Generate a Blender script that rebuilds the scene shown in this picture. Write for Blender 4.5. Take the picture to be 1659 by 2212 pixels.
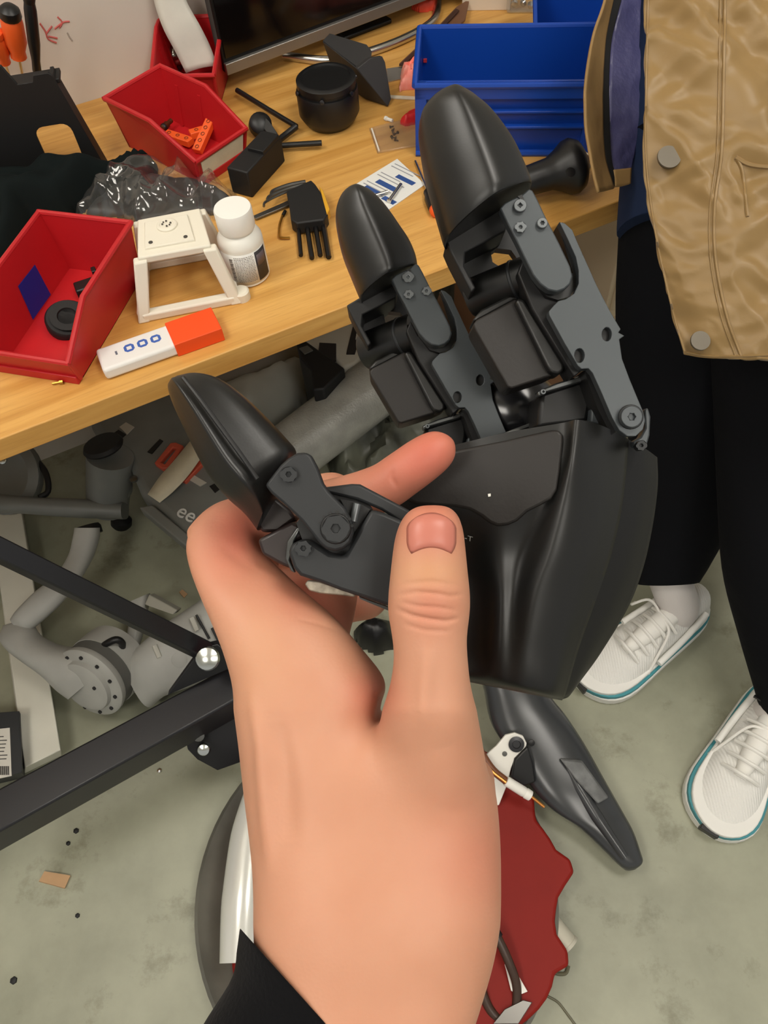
import bpy, bmesh, math, random
import numpy as np
from mathutils import Vector, Matrix, noise
from mathutils.bvhtree import BVHTree

for o in list(bpy.data.objects):
    bpy.data.objects.remove(o)
scene = bpy.context.scene
COL = scene.collection
random.seed(7)

# ------------------------------------------------------------------ camera
PW, PH, FPX, CX, CY = 1659, 2212, 1665.0, 829.5, 1106.0
CAMH, PITCH, ROLL = 1.40, math.radians(57), math.radians(5.3)
FW = np.array([0, math.cos(PITCH), -math.sin(PITCH)])
_r0 = np.array([1.0, 0, 0]); _u0 = np.cross(_r0, FW)
RT = math.cos(ROLL) * _r0 - math.sin(ROLL) * _u0
UP = math.sin(ROLL) * _r0 + math.cos(ROLL) * _u0
CP = np.array([0, 0, CAMH])
cam_data = bpy.data.cameras.new('camera')
cam_data.sensor_fit = 'HORIZONTAL'; cam_data.sensor_width = 36.0
cam_data.lens = FPX / PW * 36.0
cam_data.clip_start = 0.01
cam = bpy.data.objects.new('camera', cam_data); COL.objects.link(cam)
M = Matrix(((RT[0], UP[0], -FW[0], CP[0]), (RT[1], UP[1], -FW[1], CP[1]), (RT[2], UP[2], -FW[2], CP[2]), (0, 0, 0, 1)))
cam.matrix_world = M
scene.camera = cam

# ------------------------------------------------------------------ light and exposure
scene.view_settings.view_transform = 'Standard'
scene.view_settings.look = 'None'
scene.view_settings.gamma = 1.0
scene.view_settings.use_curve_mapping = False
scene.view_settings.exposure = 0.0
AMBIENT, PANEL = 0.45, 15.5
world = bpy.data.worlds.new('room_ambience'); scene.world = world
world.use_nodes = True
world.node_tree.nodes['Background'].inputs[0].default_value = (1.0, 0.975, 0.93, 1)
world.node_tree.nodes['Background'].inputs[1].default_value = AMBIENT
CEIL = 2.75
LAMPS = [(-1.05, 0.35), (0.75, 0.35), (-1.05, -1.05), (0.75, -1.05)]

# ------------------------------------------------------------------ helpers
def ray(x, y): return FW + (x - CX) / FPX * RT - (y - CY) / FPX * UP
def V(x, y, d): return CP + ray(x, y) * d                       # a point at depth d metres
def G(x, y, z):                                                  # a point at height z
    d = ray(x, y); return CP + d * ((z - CAMH) / d[2])
def proj(P):
    P = np.asarray(P) - CP; k = P @ FW
    return CX + FPX * (P @ RT) / k, CY - FPX * (P @ UP) / k
S = 0.87                                                         # scale of the things held close to the lens
def VF(x, y, d): return V(x, y, d * S)

def lin(c):
    c = c / 255.0
    return c / 12.92 if c <= 0.04045 else ((c + 0.055) / 1.055) ** 2.4
def rgb(r, g, b): return (lin(r), lin(g), lin(b), 1.0)

MATS = {}
def mat(name, col, rough=0.5, metal=0.0, bump=None, var=None, spec=0.5, coat=0.0, sss=0.0, trans=0.0, alpha=1.0, emit=None, col2=None, sheen=0.0):
    if name in MATS: return MATS[name]
    m = bpy.data.materials.new(name); m.use_nodes = True
    nt = m.node_tree; b = nt.nodes['Principled BSDF']
    b.inputs['Base Color'].default_value = col
    b.inputs['Roughness'].default_value = rough
    b.inputs['Metallic'].default_value = metal
    b.inputs['Specular IOR Level'].default_value = spec
    b.inputs['Coat Weight'].default_value = coat
    b.inputs['Transmission Weight'].default_value = trans
    b.inputs['Alpha'].default_value = alpha
    b.inputs['Sheen Weight'].default_value = sheen
    if sss:
        b.inputs['Subsurface Weight'].default_value = sss
        b.inputs['Subsurface Radius'].default_value = (1.0, 0.35, 0.2)
        b.inputs['Subsurface Scale'].default_value = 0.004
    tc = nt.nodes.new('ShaderNodeTexCoord')
    if var:
        n = nt.nodes.new('ShaderNodeTexNoise'); n.inputs['Scale'].default_value = var[0]; n.inputs['Detail'].default_value = 5
        nt.links.new(tc.outputs['Object'], n.inputs['Vector'])
        r = nt.nodes.new('ShaderNodeValToRGB')
        c2 = col2 if col2 else tuple(c * (1 - var[1]) for c in col[:3]) + (1,)
        r.color_ramp.elements[0].position = 0.35; r.color_ramp.elements[1].position = 0.65
        r.color_ramp.elements[0].color = c2; r.color_ramp.elements[1].color = col
        nt.links.new(n.outputs['Fac'], r.inputs['Fac']); nt.links.new(r.outputs['Color'], b.inputs['Base Color'])
    if bump:
        n = nt.nodes.new('ShaderNodeTexNoise'); n.inputs['Scale'].default_value = bump[0]; n.inputs['Detail'].default_value = 4
        nt.links.new(tc.outputs['Object'], n.inputs['Vector'])
        bp = nt.nodes.new('ShaderNodeBump'); bp.inputs['Strength'].default_value = bump[1]; bp.inputs['Distance'].default_value = bump[2] if len(bump) > 2 else 0.001
        nt.links.new(n.outputs['Fac'], bp.inputs['Height']); nt.links.new(bp.outputs['Normal'], b.inputs['Normal'])
    if emit:
        b.inputs['Emission Color'].default_value = emit[0]; b.inputs['Emission Strength'].default_value = emit[1]
    MATS[name] = m
    return m

def wood_mat():
    m = bpy.data.materials.new('oak_veneer'); m.use_nodes = True
    nt = m.node_tree; b = nt.nodes['Principled BSDF']
    tc = nt.nodes.new('ShaderNodeTexCoord'); mp = nt.nodes.new('ShaderNodeMapping')
    mp.inputs['Scale'].default_value = (1.6, 22, 22)
    nt.links.new(tc.outputs['Object'], mp.inputs['Vector'])
    n = nt.nodes.new('ShaderNodeTexNoise'); n.inputs['Scale'].default_value = 2.2; n.inputs['Detail'].default_value = 8; n.inputs['Distortion'].default_value = 0.6
    nt.links.new(mp.outputs['Vector'], n.inputs['Vector'])
    r = nt.nodes.new('ShaderNodeValToRGB')
    r.color_ramp.elements[0].position = 0.3; r.color_ramp.elements[0].color = rgb(192, 138, 64)
    r.color_ramp.elements[1].position = 0.7; r.color_ramp.elements[1].color = rgb(222, 172, 96)
    nt.links.new(n.outputs['Fac'], r.inputs['Fac'])
    mp2 = nt.nodes.new('ShaderNodeMapping'); mp2.inputs['Scale'].default_value = (9, 190, 190)
    nt.links.new(tc.outputs['Object'], mp2.inputs['Vector'])
    n2 = nt.nodes.new('ShaderNodeTexNoise'); n2.inputs['Scale'].default_value = 2; n2.inputs['Detail'].default_value = 3
    nt.links.new(mp2.outputs['Vector'], n2.inputs['Vector'])
    r2 = nt.nodes.new('ShaderNodeValToRGB'); r2.color_ramp.elements[0].position = 0.3; r2.color_ramp.elements[0].color = (0.80, 0.76, 0.70, 1); r2.color_ramp.elements[1].position = 0.45; r2.color_ramp.elements[1].color = (1, 1, 1, 1)
    nt.links.new(n2.outputs['Fac'], r2.inputs['Fac'])
    mx = nt.nodes.new('ShaderNodeMix'); mx.data_type = 'RGBA'; mx.blend_type = 'MULTIPLY'; mx.inputs['Factor'].default_value = 0.6
    nt.links.new(r.outputs['Color'], mx.inputs['A']); nt.links.new(r2.outputs['Color'], mx.inputs['B'])
    nt.links.new(mx.outputs['Result'], b.inputs['Base Color'])
    b.inputs['Roughness'].default_value = 0.42
    return m

def floor_mat():
    m = bpy.data.materials.new('sealed_concrete'); m.use_nodes = True
    nt = m.node_tree; b = nt.nodes['Principled BSDF']
    tc = nt.nodes.new('ShaderNodeTexCoord')
    n = nt.nodes.new('ShaderNodeTexNoise'); n.inputs['Scale'].default_value = 2.6; n.inputs['Detail'].default_value = 7; n.inputs['Roughness'].default_value = 0.62
    nt.links.new(tc.outputs['Object'], n.inputs['Vector'])
    r = nt.nodes.new('ShaderNodeValToRGB')
    r.color_ramp.elements[0].position = 0.3; r.color_ramp.elements[0].color = rgb(128, 129, 110)
    r.color_ramp.elements[1].position = 0.62; r.color_ramp.elements[1].color = rgb(164, 165, 144)
    nt.links.new(n.outputs['Fac'], r.inputs['Fac'])
    n2 = nt.nodes.new('ShaderNodeTexNoise'); n2.inputs['Scale'].default_value = 6.5; n2.inputs['Detail'].default_value = 9; n2.inputs['Roughness'].default_value = 0.7
    nt.links.new(tc.outputs['Object'], n2.inputs['Vector'])
    r2 = nt.nodes.new('ShaderNodeValToRGB'); r2.color_ramp.elements[0].position = 0.32; r2.color_ramp.elements[0].color = (0.55, 0.53, 0.47, 1); r2.color_ramp.elements[1].position = 0.45; r2.color_ramp.elements[1].color = (1, 1, 1, 1)
    nt.links.new(n2.outputs['Fac'], r2.inputs['Fac'])
    mx = nt.nodes.new('ShaderNodeMix'); mx.data_type = 'RGBA'; mx.blend_type = 'MULTIPLY'; mx.inputs['Factor'].default_value = 0.9
    nt.links.new(r.outputs['Color'], mx.inputs['A']); nt.links.new(r2.outputs['Color'], mx.inputs['B'])
    nt.links.new(mx.outputs['Result'], b.inputs['Base Color'])
    b.inputs['Roughness'].default_value = 0.45
    return m

def film_mat(name, tint, clear, rough=0.12):
    m = bpy.data.materials.new(name); m.use_nodes = True
    nt = m.node_tree; nt.nodes.remove(nt.nodes['Principled BSDF'])
    out = nt.nodes['Material Output']
    t = nt.nodes.new('ShaderNodeBsdfTransparent'); t.inputs[0].default_value = tint
    g = nt.nodes.new('ShaderNodeBsdfGlossy'); g.inputs['Roughness'].default_value = rough
    lw = nt.nodes.new('ShaderNodeLayerWeight'); lw.inputs['Blend'].default_value = .5
    pw = nt.nodes.new('ShaderNodeMath'); pw.operation = 'POWER'; pw.inputs[1].default_value = 3.0; nt.links.new(lw.outputs['Facing'], pw.inputs[0])
    fr = nt.nodes.new('ShaderNodeMath'); fr.operation = 'MULTIPLY_ADD'; fr.inputs[1].default_value = .8; fr.inputs[2].default_value = .07; nt.links.new(pw.outputs[0], fr.inputs[0])
    mx = nt.nodes.new('ShaderNodeMixShader'); nt.links.new(fr.outputs[0], mx.inputs[0]); nt.links.new(t.outputs[0], mx.inputs[1]); nt.links.new(g.outputs[0], mx.inputs[2])
    d = nt.nodes.new('ShaderNodeBsdfDiffuse'); d.inputs[0].default_value = (0.8, 0.8, 0.78, 1)
    m2 = nt.nodes.new('ShaderNodeMixShader'); m2.inputs[0].default_value = 1 - clear
    nt.links.new(mx.outputs[0], m2.inputs[1]); nt.links.new(d.outputs[0], m2.inputs[2]); nt.links.new(m2.outputs[0], out.inputs[0])
    return m

def catmull(P, n):
    P = np.asarray(P, float); k = len(P)
    if k == 2:
        t = np.linspace(0, 1, n)[:, None]; return P[0] * (1 - t) + P[1] * t if P.ndim == 2 else np.array([P[0] * (1 - a) + P[1] * a for a in np.linspace(0, 1, n)])
    Q = np.concatenate([[2 * P[0] - P[1]], P, [2 * P[-1] - P[-2]]])
    out = []
    for t in np.linspace(0, k - 1, n):
        i = min(int(t), k - 2); f = t - i
        a, b, c, d = Q[i], Q[i + 1], Q[i + 2], Q[i + 3]
        out.append(0.5 * (2 * b + (c - a) * f + (2 * a - 5 * b + 4 * c - d) * f * f + (3 * b - a - 3 * c + d) * f ** 3))
    return np.array(out)

def frame(ax):
    ax = np.asarray(ax, float); ax = ax / np.linalg.norm(ax)
    h = np.array([0, 0, 1.0]) if abs(ax[2]) < 0.9 else np.array([1.0, 0, 0])
    x = np.cross(h, ax); x /= np.linalg.norm(x)
    return x, np.cross(ax, x), ax

class MB:
    def __init__(s): s.v = []; s.f = []
    def add(s, verts, faces):
        o = len(s.v); s.v += [tuple(map(float, p)) for p in verts]; s.f += [tuple(i + o for i in f) for f in faces]; return s
    def box(s, c, size, rz=0, M=None, taper=1.0):
        x, y, z = [d / 2 for d in size]
        R = Matrix.Rotation(rz, 3, 'Z') if M is None else M
        vs = []
        for k, (sx, sy, sz) in enumerate([(-1, -1, -1), (1, -1, -1), (1, 1, -1), (-1, 1, -1), (-1, -1, 1), (1, -1, 1), (1, 1, 1), (-1, 1, 1)]):
            t = taper if sz < 0 else 1
            p = R @ Vector((sx * x * t, sy * y * t, sz * z)); vs.append((p[0] + c[0], p[1] + c[1], p[2] + c[2]))
        return s.add(vs, [(0, 3, 2, 1), (4, 5, 6, 7), (0, 1, 5, 4), (1, 2, 6, 5), (2, 3, 7, 6), (3, 0, 4, 7)])
    def hexa(s, b, t):                                            # eight corners: bottom quad, top quad
        return s.add(list(b) + list(t), [(3, 2, 1, 0), (4, 5, 6, 7), (0, 1, 5, 4), (1, 2, 6, 5), (2, 3, 7, 6), (3, 0, 4, 7)])
    def lathe(s, prof, org, ax=(0, 0, 1), n=28):
        x, y, z = frame(ax); org = np.asarray(org, float); vs = []; fs = []
        for (r, h) in prof:
            for k in range(n):
                a = 2 * math.pi * k / n; vs.append(org + x * r * math.cos(a) + y * r * math.sin(a) + z * h)
        m = len(prof)
        for i in range(m - 1):
            for k in range(n):
                fs.append((i * n + k, i * n + (k + 1) % n, (i + 1) * n + (k + 1) % n, (i + 1) * n + k))
        fs.append(tuple(range(n))[::-1]); fs.append(tuple((m - 1) * n + k for k in range(n)))
        return s.add(vs, fs)
    def cyl(s, p0, p1, r0, r1=None, n=20):
        p0 = np.asarray(p0, float); p1 = np.asarray(p1, float); L = np.linalg.norm(p1 - p0)
        return s.lathe([(r0, 0), (r0 if r1 is None else r1, L)], p0, p1 - p0, n)
    def tube(s, pts, r, n=10, res=None):
        P = catmull(pts, res) if res else np.asarray(pts, float)
        k = len(P); rr = np.full(k, r, float) if np.isscalar(r) else np.interp(np.linspace(0, 1, k), np.linspace(0, 1, len(r)), r)
        rows = []; px = None
        for i in range(k):
            t = P[min(i + 1, k - 1)] - P[max(i - 1, 0)]; x, y, z = frame(t)
            if px is not None:
                x = px - z * (px @ z); x /= np.linalg.norm(x); y = np.cross(z, x)
            px = x
            rows.append([P[i] + rr[i] * (x * math.cos(2 * math.pi * j / n) + y * math.sin(2 * math.pi * j / n)) for j in range(n)])
        return s.grid(np.array(rows), closed=True)
    def grid(s, R, closed=True, caps=True):
        k, m = R.shape[:2]; fs = []
        mm = m if closed else m - 1
        for i in range(k - 1):
            for j in range(mm):
                fs.append((i * m + j, i * m + (j + 1) % m, (i + 1) * m + (j + 1) % m, (i + 1) * m + j))
        if caps and closed:
            fs.append(tuple(range(m))[::-1]); fs.append(tuple((k - 1) * m + j for j in range(m)))
        return s.add(R.reshape(-1, 3), fs)
    def plate(s, pts, off, holes=()):                             # polygon swept by a vector, with through holes
        off = np.asarray(off, float)
        bm = bmesh.new(); loops = [list(pts)] + [list(h) for h in holes]; eds = []; lv = []
        for lp in loops:
            vs = [bm.verts.new(tuple(map(float, p))) for p in lp]; lv.append(vs)
            for i in range(len(vs)): eds.append(bm.edges.new((vs[i], vs[(i + 1) % len(vs)])))
        if not holes: bm.faces.new(lv[0])
        else: bmesh.ops.triangle_fill(bm, use_beauty=True, use_dissolve=False, edges=eds)
        bm.verts.index_update(); n = len(bm.verts)
        A = [np.array(v.co) for v in bm.verts]; F = [tuple(v.index for v in f.verts) for f in bm.faces]
        fs = list(F) + [tuple(i + n for i in reversed(f)) for f in F]
        for vs in lv:
            ids = [v.index for v in vs]
            for i in range(len(ids)):
                a, b = ids[i], ids[(i + 1) % len(ids)]; fs.append((a, b, b + n, a + n))
        bm.free()
        return s.add(A + [a + off for a in A], fs)
    def build(s, name, m, parent=None, world=False, smooth=40, bevel=0, seg=2, sub=0, solid=0, mats=None, fix=True):
        vs = s.v
        if world and parent is not None:
            inv = ROOTM[root_of(parent)].inverted(); vs = [tuple(inv @ Vector(p)) for p in vs]
        me = bpy.data.meshes.new(name); me.from_pydata(vs, [], s.f); me.update()
        if fix:
            bm = bmesh.new(); bm.from_mesh(me)
            bmesh.ops.remove_doubles(bm, verts=bm.verts, dist=1e-6)
            bmesh.ops.recalc_face_normals(bm, faces=bm.faces); bm.to_mesh(me); bm.free()
        if smooth:
            me.polygons.foreach_set('use_smooth', [True] * len(me.polygons)); me.set_sharp_from_angle(angle=math.radians(smooth))
        for mm in (mats or [m]): me.materials.append(mm)
        o = bpy.data.objects.new(name, me); COL.objects.link(o)
        if parent is not None: o.parent = parent; PAR[o.name] = parent.name
        if solid:
            d = o.modifiers.new('thickness', 'SOLIDIFY'); d.thickness = solid; d.offset = 0
        if bevel:
            d = o.modifiers.new('bevel', 'BEVEL'); d.width = bevel; d.segments = seg; d.limit_method = 'ANGLE'; d.angle_limit = math.radians(35)
        if sub:
            d = o.modifiers.new('subdivision', 'SUBSURF'); d.levels = sub; d.render_levels = sub
        return o

PAR = {}; ROOTM = {}
def root_of(o):
    n = o.name
    while n in PAR: n = PAR[n]
    return n
def tag(o, label, cat, group=None, kind=None):
    if label: o['label'] = label
    if cat: o['category'] = cat
    if group: o['group'] = group
    if kind: o['kind'] = kind
    return o
def thing(name, label, cat, loc=(0, 0, 0), rz=0, group=None):
    o = bpy.data.objects.new(name, None); COL.objects.link(o); o.empty_display_size = 0.02
    o.location = tuple(map(float, loc)); o.rotation_euler = (0, 0, rz)
    ROOTM[o.name] = Matrix.Translation(Vector(tuple(map(float, loc)))) @ Matrix.Rotation(rz, 4, 'Z')
    return tag(o, label, cat, group)
def struct(name, mb, m, **k):
    o = mb.build(name, m, **k); o['kind'] = 'structure'; return o

def silrows(rows, K=30, Mn=28, p=2.0, prof=None, vf=VF, radial=False):
    """rows: (Lx,Ly,Rx,Ry,depth,half_thickness) -> closed sections between two silhouette points"""
    rows = catmull(np.array([r[:6] for r in rows], float), K); out = []
    for r in rows:
        A = vf(r[0], r[1], r[4]); B = vf(r[2], r[3], r[4]); c = (A + B) / 2; a = (B - A) / 2
        th = max(r[5], 1e-5) * (S if vf is VF else 1)
        if prof is not None:
            out.append([c + a * u + FW * th * w for u, w in prof])
        else:
            q = []
            for j in range(Mn):
                t = 2 * math.pi * j / Mn; cs, sn = math.cos(t), math.sin(t)
                base_ = c + a * math.copysign(abs(cs) ** (2 / p), cs); dr_ = (base_ - CP) / np.linalg.norm(base_ - CP) if radial else FW
                q.append(base_ + dr_ * th * math.copysign(abs(sn) ** (2 / p), sn))
            out.append(q)
    return np.array(out)

def circ_px(x, y, r, d, n=16, ry=None, vf=VF):
    return [vf(x + r * math.cos(2 * math.pi * k / n), y + (ry or r) * math.sin(2 * math.pi * k / n), d) for k in range(n)]

def text_mesh(txt, size, depth=0.0004):
    cu = bpy.data.curves.new('lettering', 'FONT'); cu.body = txt; cu.size = size; cu.extrude = depth; cu.align_x = 'CENTER'; cu.align_y = 'CENTER'; cu.resolution_u = 4
    o = bpy.data.objects.new('lettering', cu); COL.objects.link(o)
    dg = bpy.context.evaluated_depsgraph_get(); me = bpy.data.meshes.new_from_object(o.evaluated_get(dg))
    bpy.data.objects.remove(o)
    vs = [tuple(v.co) for v in me.vertices]; fs = [tuple(p.vertices) for p in me.polygons]
    return vs, fs

def inside(poly, x, y):
    c = False; n = len(poly); j = n - 1
    for i in range(n):
        xi, yi = poly[i]; xj, yj = poly[j]
        if (yi > y) != (yj > y) and x < (xj - xi) * (y - yi) / (yj - yi) + xi: c = not c
        j = i
    return c
def edge_dist(poly, x, y):
    best = 9; n = len(poly)
    for i in range(n):
        ax, ay = poly[i]; bx, by = poly[(i + 1) % n]; dx, dy = bx - ax, by - ay
        t = max(0, min(1, ((x - ax) * dx + (y - ay) * dy) / (dx * dx + dy * dy + 1e-12)))
        best = min(best, math.hypot(x - ax - t * dx, y - ay - t * dy))
    return best
def keep(poly):                                                   # stay clear of the back wall
    return [tuple((np.array([p[0], p[1], 0]) - TN * max(0, p[0] * TN[0] + p[1] * TN[1] - 1.31))[:2]) for p in poly]
def mound(poly, z0, hmax, rim, step, nfreq, namp, seed=0, sharp=False, octv=4):
    """a soft heap inside a ground polygon: bulging grid with folds, closed by a flat underside"""
    xs = [p[0] for p in poly]; ys = [p[1] for p in poly]
    nx = int((max(xs) - min(xs)) / step) + 2; ny = int((max(ys) - min(ys)) / step) + 2
    idx = {}; vs = []; fs = []
    for i in range(nx):
        for j in range(ny):
            x = min(xs) + i * step; y = min(ys) + j * step
            if inside(poly, x, y):
                e = min(1, edge_dist(poly, x, y) / rim); h = hmax * (1 - (1 - e) ** 2.2)
                nv = noise.fractal(Vector((x * nfreq, y * nfreq, seed)), 1.0, 2.0, octv)
                if sharp: nv = 0.5 - abs(noise.fractal(Vector((x * nfreq, y * nfreq, seed)), 0.9, 2.1, octv)) * 1.4
                h = max(0.001, h + namp * nv * (0.25 + 0.75 * e)); idx[i, j] = len(vs)
                sx = noise.noise(Vector((x * nfreq, y * nfreq, seed + 9))) * step * 0.5; vs.append((x + sx, y + sx, z0 + h))
    top = len(vs); vs2 = [(v[0], v[1], z0 + 0.0004) for v in vs]
    for (i, j) in idx:
        q = [(i, j), (i + 1, j), (i + 1, j + 1), (i, j + 1)]
        if all(k in idx for k in q): fs.append(tuple(idx[k] for k in q))
    used = {}
    for f in fs:
        for a, b in zip(f, f[1:] + f[:1]): used[a, b] = used.get((a, b), 0) + 1
    sides = [(b, a, a + top, b + top) for (a, b) in used if (b, a) not in used]
    under = [tuple(i + top for i in reversed(f)) for f in fs]
    return MB().add(vs + vs2, fs + sides + under)

# ------------------------------------------------------------------ shared materials
WOOD = wood_mat(); CONC = floor_mat()
RED = mat('red_bin_plastic', rgb(190, 28, 34), 0.42, var=(8, 0.12))
BLUE = mat('blue_bin_plastic', rgb(16, 66, 162), 0.36)
WHITE = mat('white_plastic', rgb(232, 230, 222), 0.4)
PRINT = mat('white_print_plastic', rgb(228, 222, 206), 0.6, bump=(900, 0.15, 0.0003))
BLACK = mat('black_plastic', rgb(17, 17, 18), 0.42)
BLACKM = mat('matte_black_plastic', rgb(16, 16, 17), 0.6, bump=(600, 0.1, 0.0004))
STEEL = mat('bright_steel', rgb(205, 203, 198), 0.25, metal=1.0)
DSTEEL = mat('dark_steel', rgb(70, 70, 72), 0.35, metal=0.8)
ORANGE = mat('orange_plastic', rgb(240, 96, 36), 0.45)
PAPER = mat('cream_paper', rgb(226, 214, 186), 0.8, var=(60, 0.08))
CARD = mat('cardboard', rgb(196, 158, 118), 0.85, var=(30, 0.1))
GREY = mat('grey_robot_paint', rgb(176, 176, 170), 0.5, var=(12, 0.15), bump=(120, 0.1, 0.0006))
DGREY = mat('dark_grey_robot_shell', rgb(122, 124, 120), 0.42, var=(10, 0.2))
TAPE = mat('masking_tape', rgb(214, 205, 178), 0.7, var=(40, 0.1), bump=(90, 0.3))

# ------------------------------------------------------------------ the room
T = 0.73
TA = math.radians(22.3); TD = np.array([math.cos(TA), math.sin(TA), 0]); TN = np.array([-math.sin(TA), math.cos(TA), 0])
NF, NB = 0.701, 1.352                                             # table front and back along TN
def TP(t, n, z): return TD * t + TN * n + np.array([0, 0, z])
struct('floor', MB().box((0, 0, -0.05), (7, 7, 0.1)), CONC, smooth=0)
wall_m = mat('painted_wall', rgb(212, 204, 192), 0.75, bump=(180, 0.12, 0.001))
wb = MB().hexa([TP(-3, NB, 0), TP(3, NB, 0), TP(3, NB + .12, 0), TP(-3, NB + .12, 0)], [TP(-3, NB, CEIL), TP(3, NB, CEIL), TP(3, NB + .12, CEIL), TP(-3, NB + .12, CEIL)])
wall = struct('wall_back', wb, wall_m, smooth=0)
struct('ceiling', MB().box((0, 0, CEIL + 0.05), (7, 7, 0.1)), mat('ceiling_paint', rgb(225, 222, 214), 0.8), smooth=0)
lamp_m = mat('lamp_diffuser', rgb(255, 250, 240), 0.5, emit=((1.0, 0.95, 0.87, 1), PANEL))
for i, (x, y) in enumerate(LAMPS):
    t = thing('ceiling_lamp', ['square ceiling lamp panel above the left of the workbench', 'square ceiling lamp panel above the standing person', 'square ceiling lamp panel behind the camera on the left', 'square ceiling lamp panel behind the camera on the right'][i], 'lamp', (x, y, CEIL - 0.03))
    MB().box((0, 0, 0.022), (0.66, 0.66, 0.016)).build('lamp_frame', WHITE, t, bevel=0.003)
    MB().box((0, 0, 0.008), (0.6, 0.6, 0.012)).build('diffuser', lamp_m, t, smooth=0)
def WP(x, y, eps=0.0):                                            # pixel on the back wall
    d = ray(x, y); return CP + d * ((NB - CP @ TN) / (d @ TN)) - TN * eps
redpen = mat('red_marker', rgb(196, 96, 90), 0.7)
for k, pts in enumerate([[(86, 50), (98, 68), (104, 84), (122, 92)], [(100, 72), (112, 56)], [(104, 78), (124, 82)], [(124, 36), (134, 48), (128, 60)], [(118, 62), (136, 48), (150, 46)]]):
    o = MB().tube([WP(x, y, 0.0006) for x, y in pts], 0.0012, 6, 10).build('marker_scribble', redpen, wall, fix=False)
MB().tube([WP(x, y, 0.0006) for x, y in [(145, 70), (150, 80), (156, 88)]], 0.001, 6, 8).build('pencil_mark', mat('pencil_grey', rgb(170, 160, 150), 0.8), wall, fix=False)

# ------------------------------------------------------------------ the workbench
tb = thing('workbench', 'long oak veneer workbench covered in tools and bins', 'table', TP(0, (NF + NB) / 2, 0), TA)
MB().box((0, 0, T - 0.0165), (3.2, NB - NF, 0.033)).build('tabletop', WOOD, tb, bevel=0.0015)
for sx in (-1.42, 1.42):
    for sy in (-0.27, 0.27):
        MB().box((sx, sy, (T - 0.033) / 2), (0.05, 0.05, T - 0.033)).build('leg', WHITE, tb, bevel=0.003)

# ------------------------------------------------------------------ storage bins
def hopper_bin(label, m, loc, rz, w, d, h, hl, ymid, paper=False, name='storage_bin', tp=0.010, rim_r=0.0036, left_ribs=True):
    t = thing(name, label, 'bin', loc, rz, None)
    th = 0.003
    def X(z): return w / 2 - tp * (1 - z / h)
    def Yf(z): return -d / 2 + tp * 0.8 * (1 - z / hl)
    def Yb(z): return d / 2 - tp * 0.6 * (1 - z / h)
    b = MB()
    for s in (-1, 1):
        prof = [(Yf(0), 0), (Yf(hl), hl), (ymid, h), (Yb(h), h), (Yb(0), 0)]
        b.plate([(s * X(z), y, z) for y, z in prof], (-s * th, 0, 0))
    b.hexa([(-X(0), Yf(0), 0), (X(0), Yf(0), 0), (X(0), Yf(0) + th, 0), (-X(0), Yf(0) + th, 0)], [(-X(hl), Yf(hl), hl), (X(hl), Yf(hl), hl), (X(hl), Yf(hl) + th, hl), (-X(hl), Yf(hl) + th, hl)])
    b.hexa([(-X(0), Yb(0) - th, 0), (X(0), Yb(0) - th, 0), (X(0), Yb(0), 0), (-X(0), Yb(0), 0)], [(-X(h), Yb(h) - th, h), (X(h), Yb(h) - th, h), (X(h), Yb(h), h), (-X(h), Yb(h), h)])
    b.box((0, 0, th / 2), (2 * X(0), Yb(0) - Yf(0), th))
    b.build('bin_body', m, t, bevel=0.0006)
    r = MB()
    for s in (-1, 1):
        r.tube([(s * (X(hl)), Yf(hl), hl), (s * X(h), ymid, h), (s * X(h), Yb(h), h)], rim_r, 8)
        r.tube([(s * (X(0) + 0.001), Yf(0) + .002, 0.004), (s * (X(hl)), Yf(hl) + .001, hl)], rim_r * 0.8, 8)
    r.tube([(-X(hl) - 0.002, Yf(hl), hl), (X(hl) + 0.002, Yf(hl), hl)], rim_r, 8); r.tube([(-X(h) - 0.002, Yb(h), h), (X(h) + 0.002, Yb(h), h)], rim_r, 8)
    r.build('bin_rim', m, t)
    for s in (-1, 1):
        for y in (d * 0.02, d * 0.3) if (s > 0 or left_ribs) else ():
            MB().hexa([(s * (X(.004) - th), y - .003, .004), (s * (X(.004) - th), y + .003, .004), (s * (X(.004) - th - .003), y + .003, .004), (s * (X(.004) - th - .003), y - .003, .004)],
                      [(s * (X(h * .8) - th), y - .003, h * .8), (s * (X(h * .8) - th), y + .003, h * .8), (s * (X(h * .8) - th - .0012), y + .003, h * .8), (s * (X(h * .8) - th - .0012), y - .003, h * .8)]).build('inner_rib', m, t)
    MB().box((0, Yf(0) - 0.001, 0.006), (2 * X(0) * 1.02, 0.008, 0.012)).build('label_ledge', m, t, bevel=0.001)
    if paper:
        z0, z1 = hl * 0.28, hl * 0.88
        MB().hexa([(-X(z0) * .86, Yf(z0) - .0014, z0), (X(z0) * .86, Yf(z0) - .0014, z0), (X(z0) * .86, Yf(z0), z0), (-X(z0) * .86, Yf(z0), z0)],
                  [(-X(z1) * .86, Yf(z1) - .0014, z1), (X(z1) * .86, Yf(z1) - .0014, z1), (X(z1) * .86, Yf(z1), z1), (-X(z1) * .86, Yf(z1), z1)]).build('paper_label', PAPER, t, smooth=0)
    return t

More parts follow.
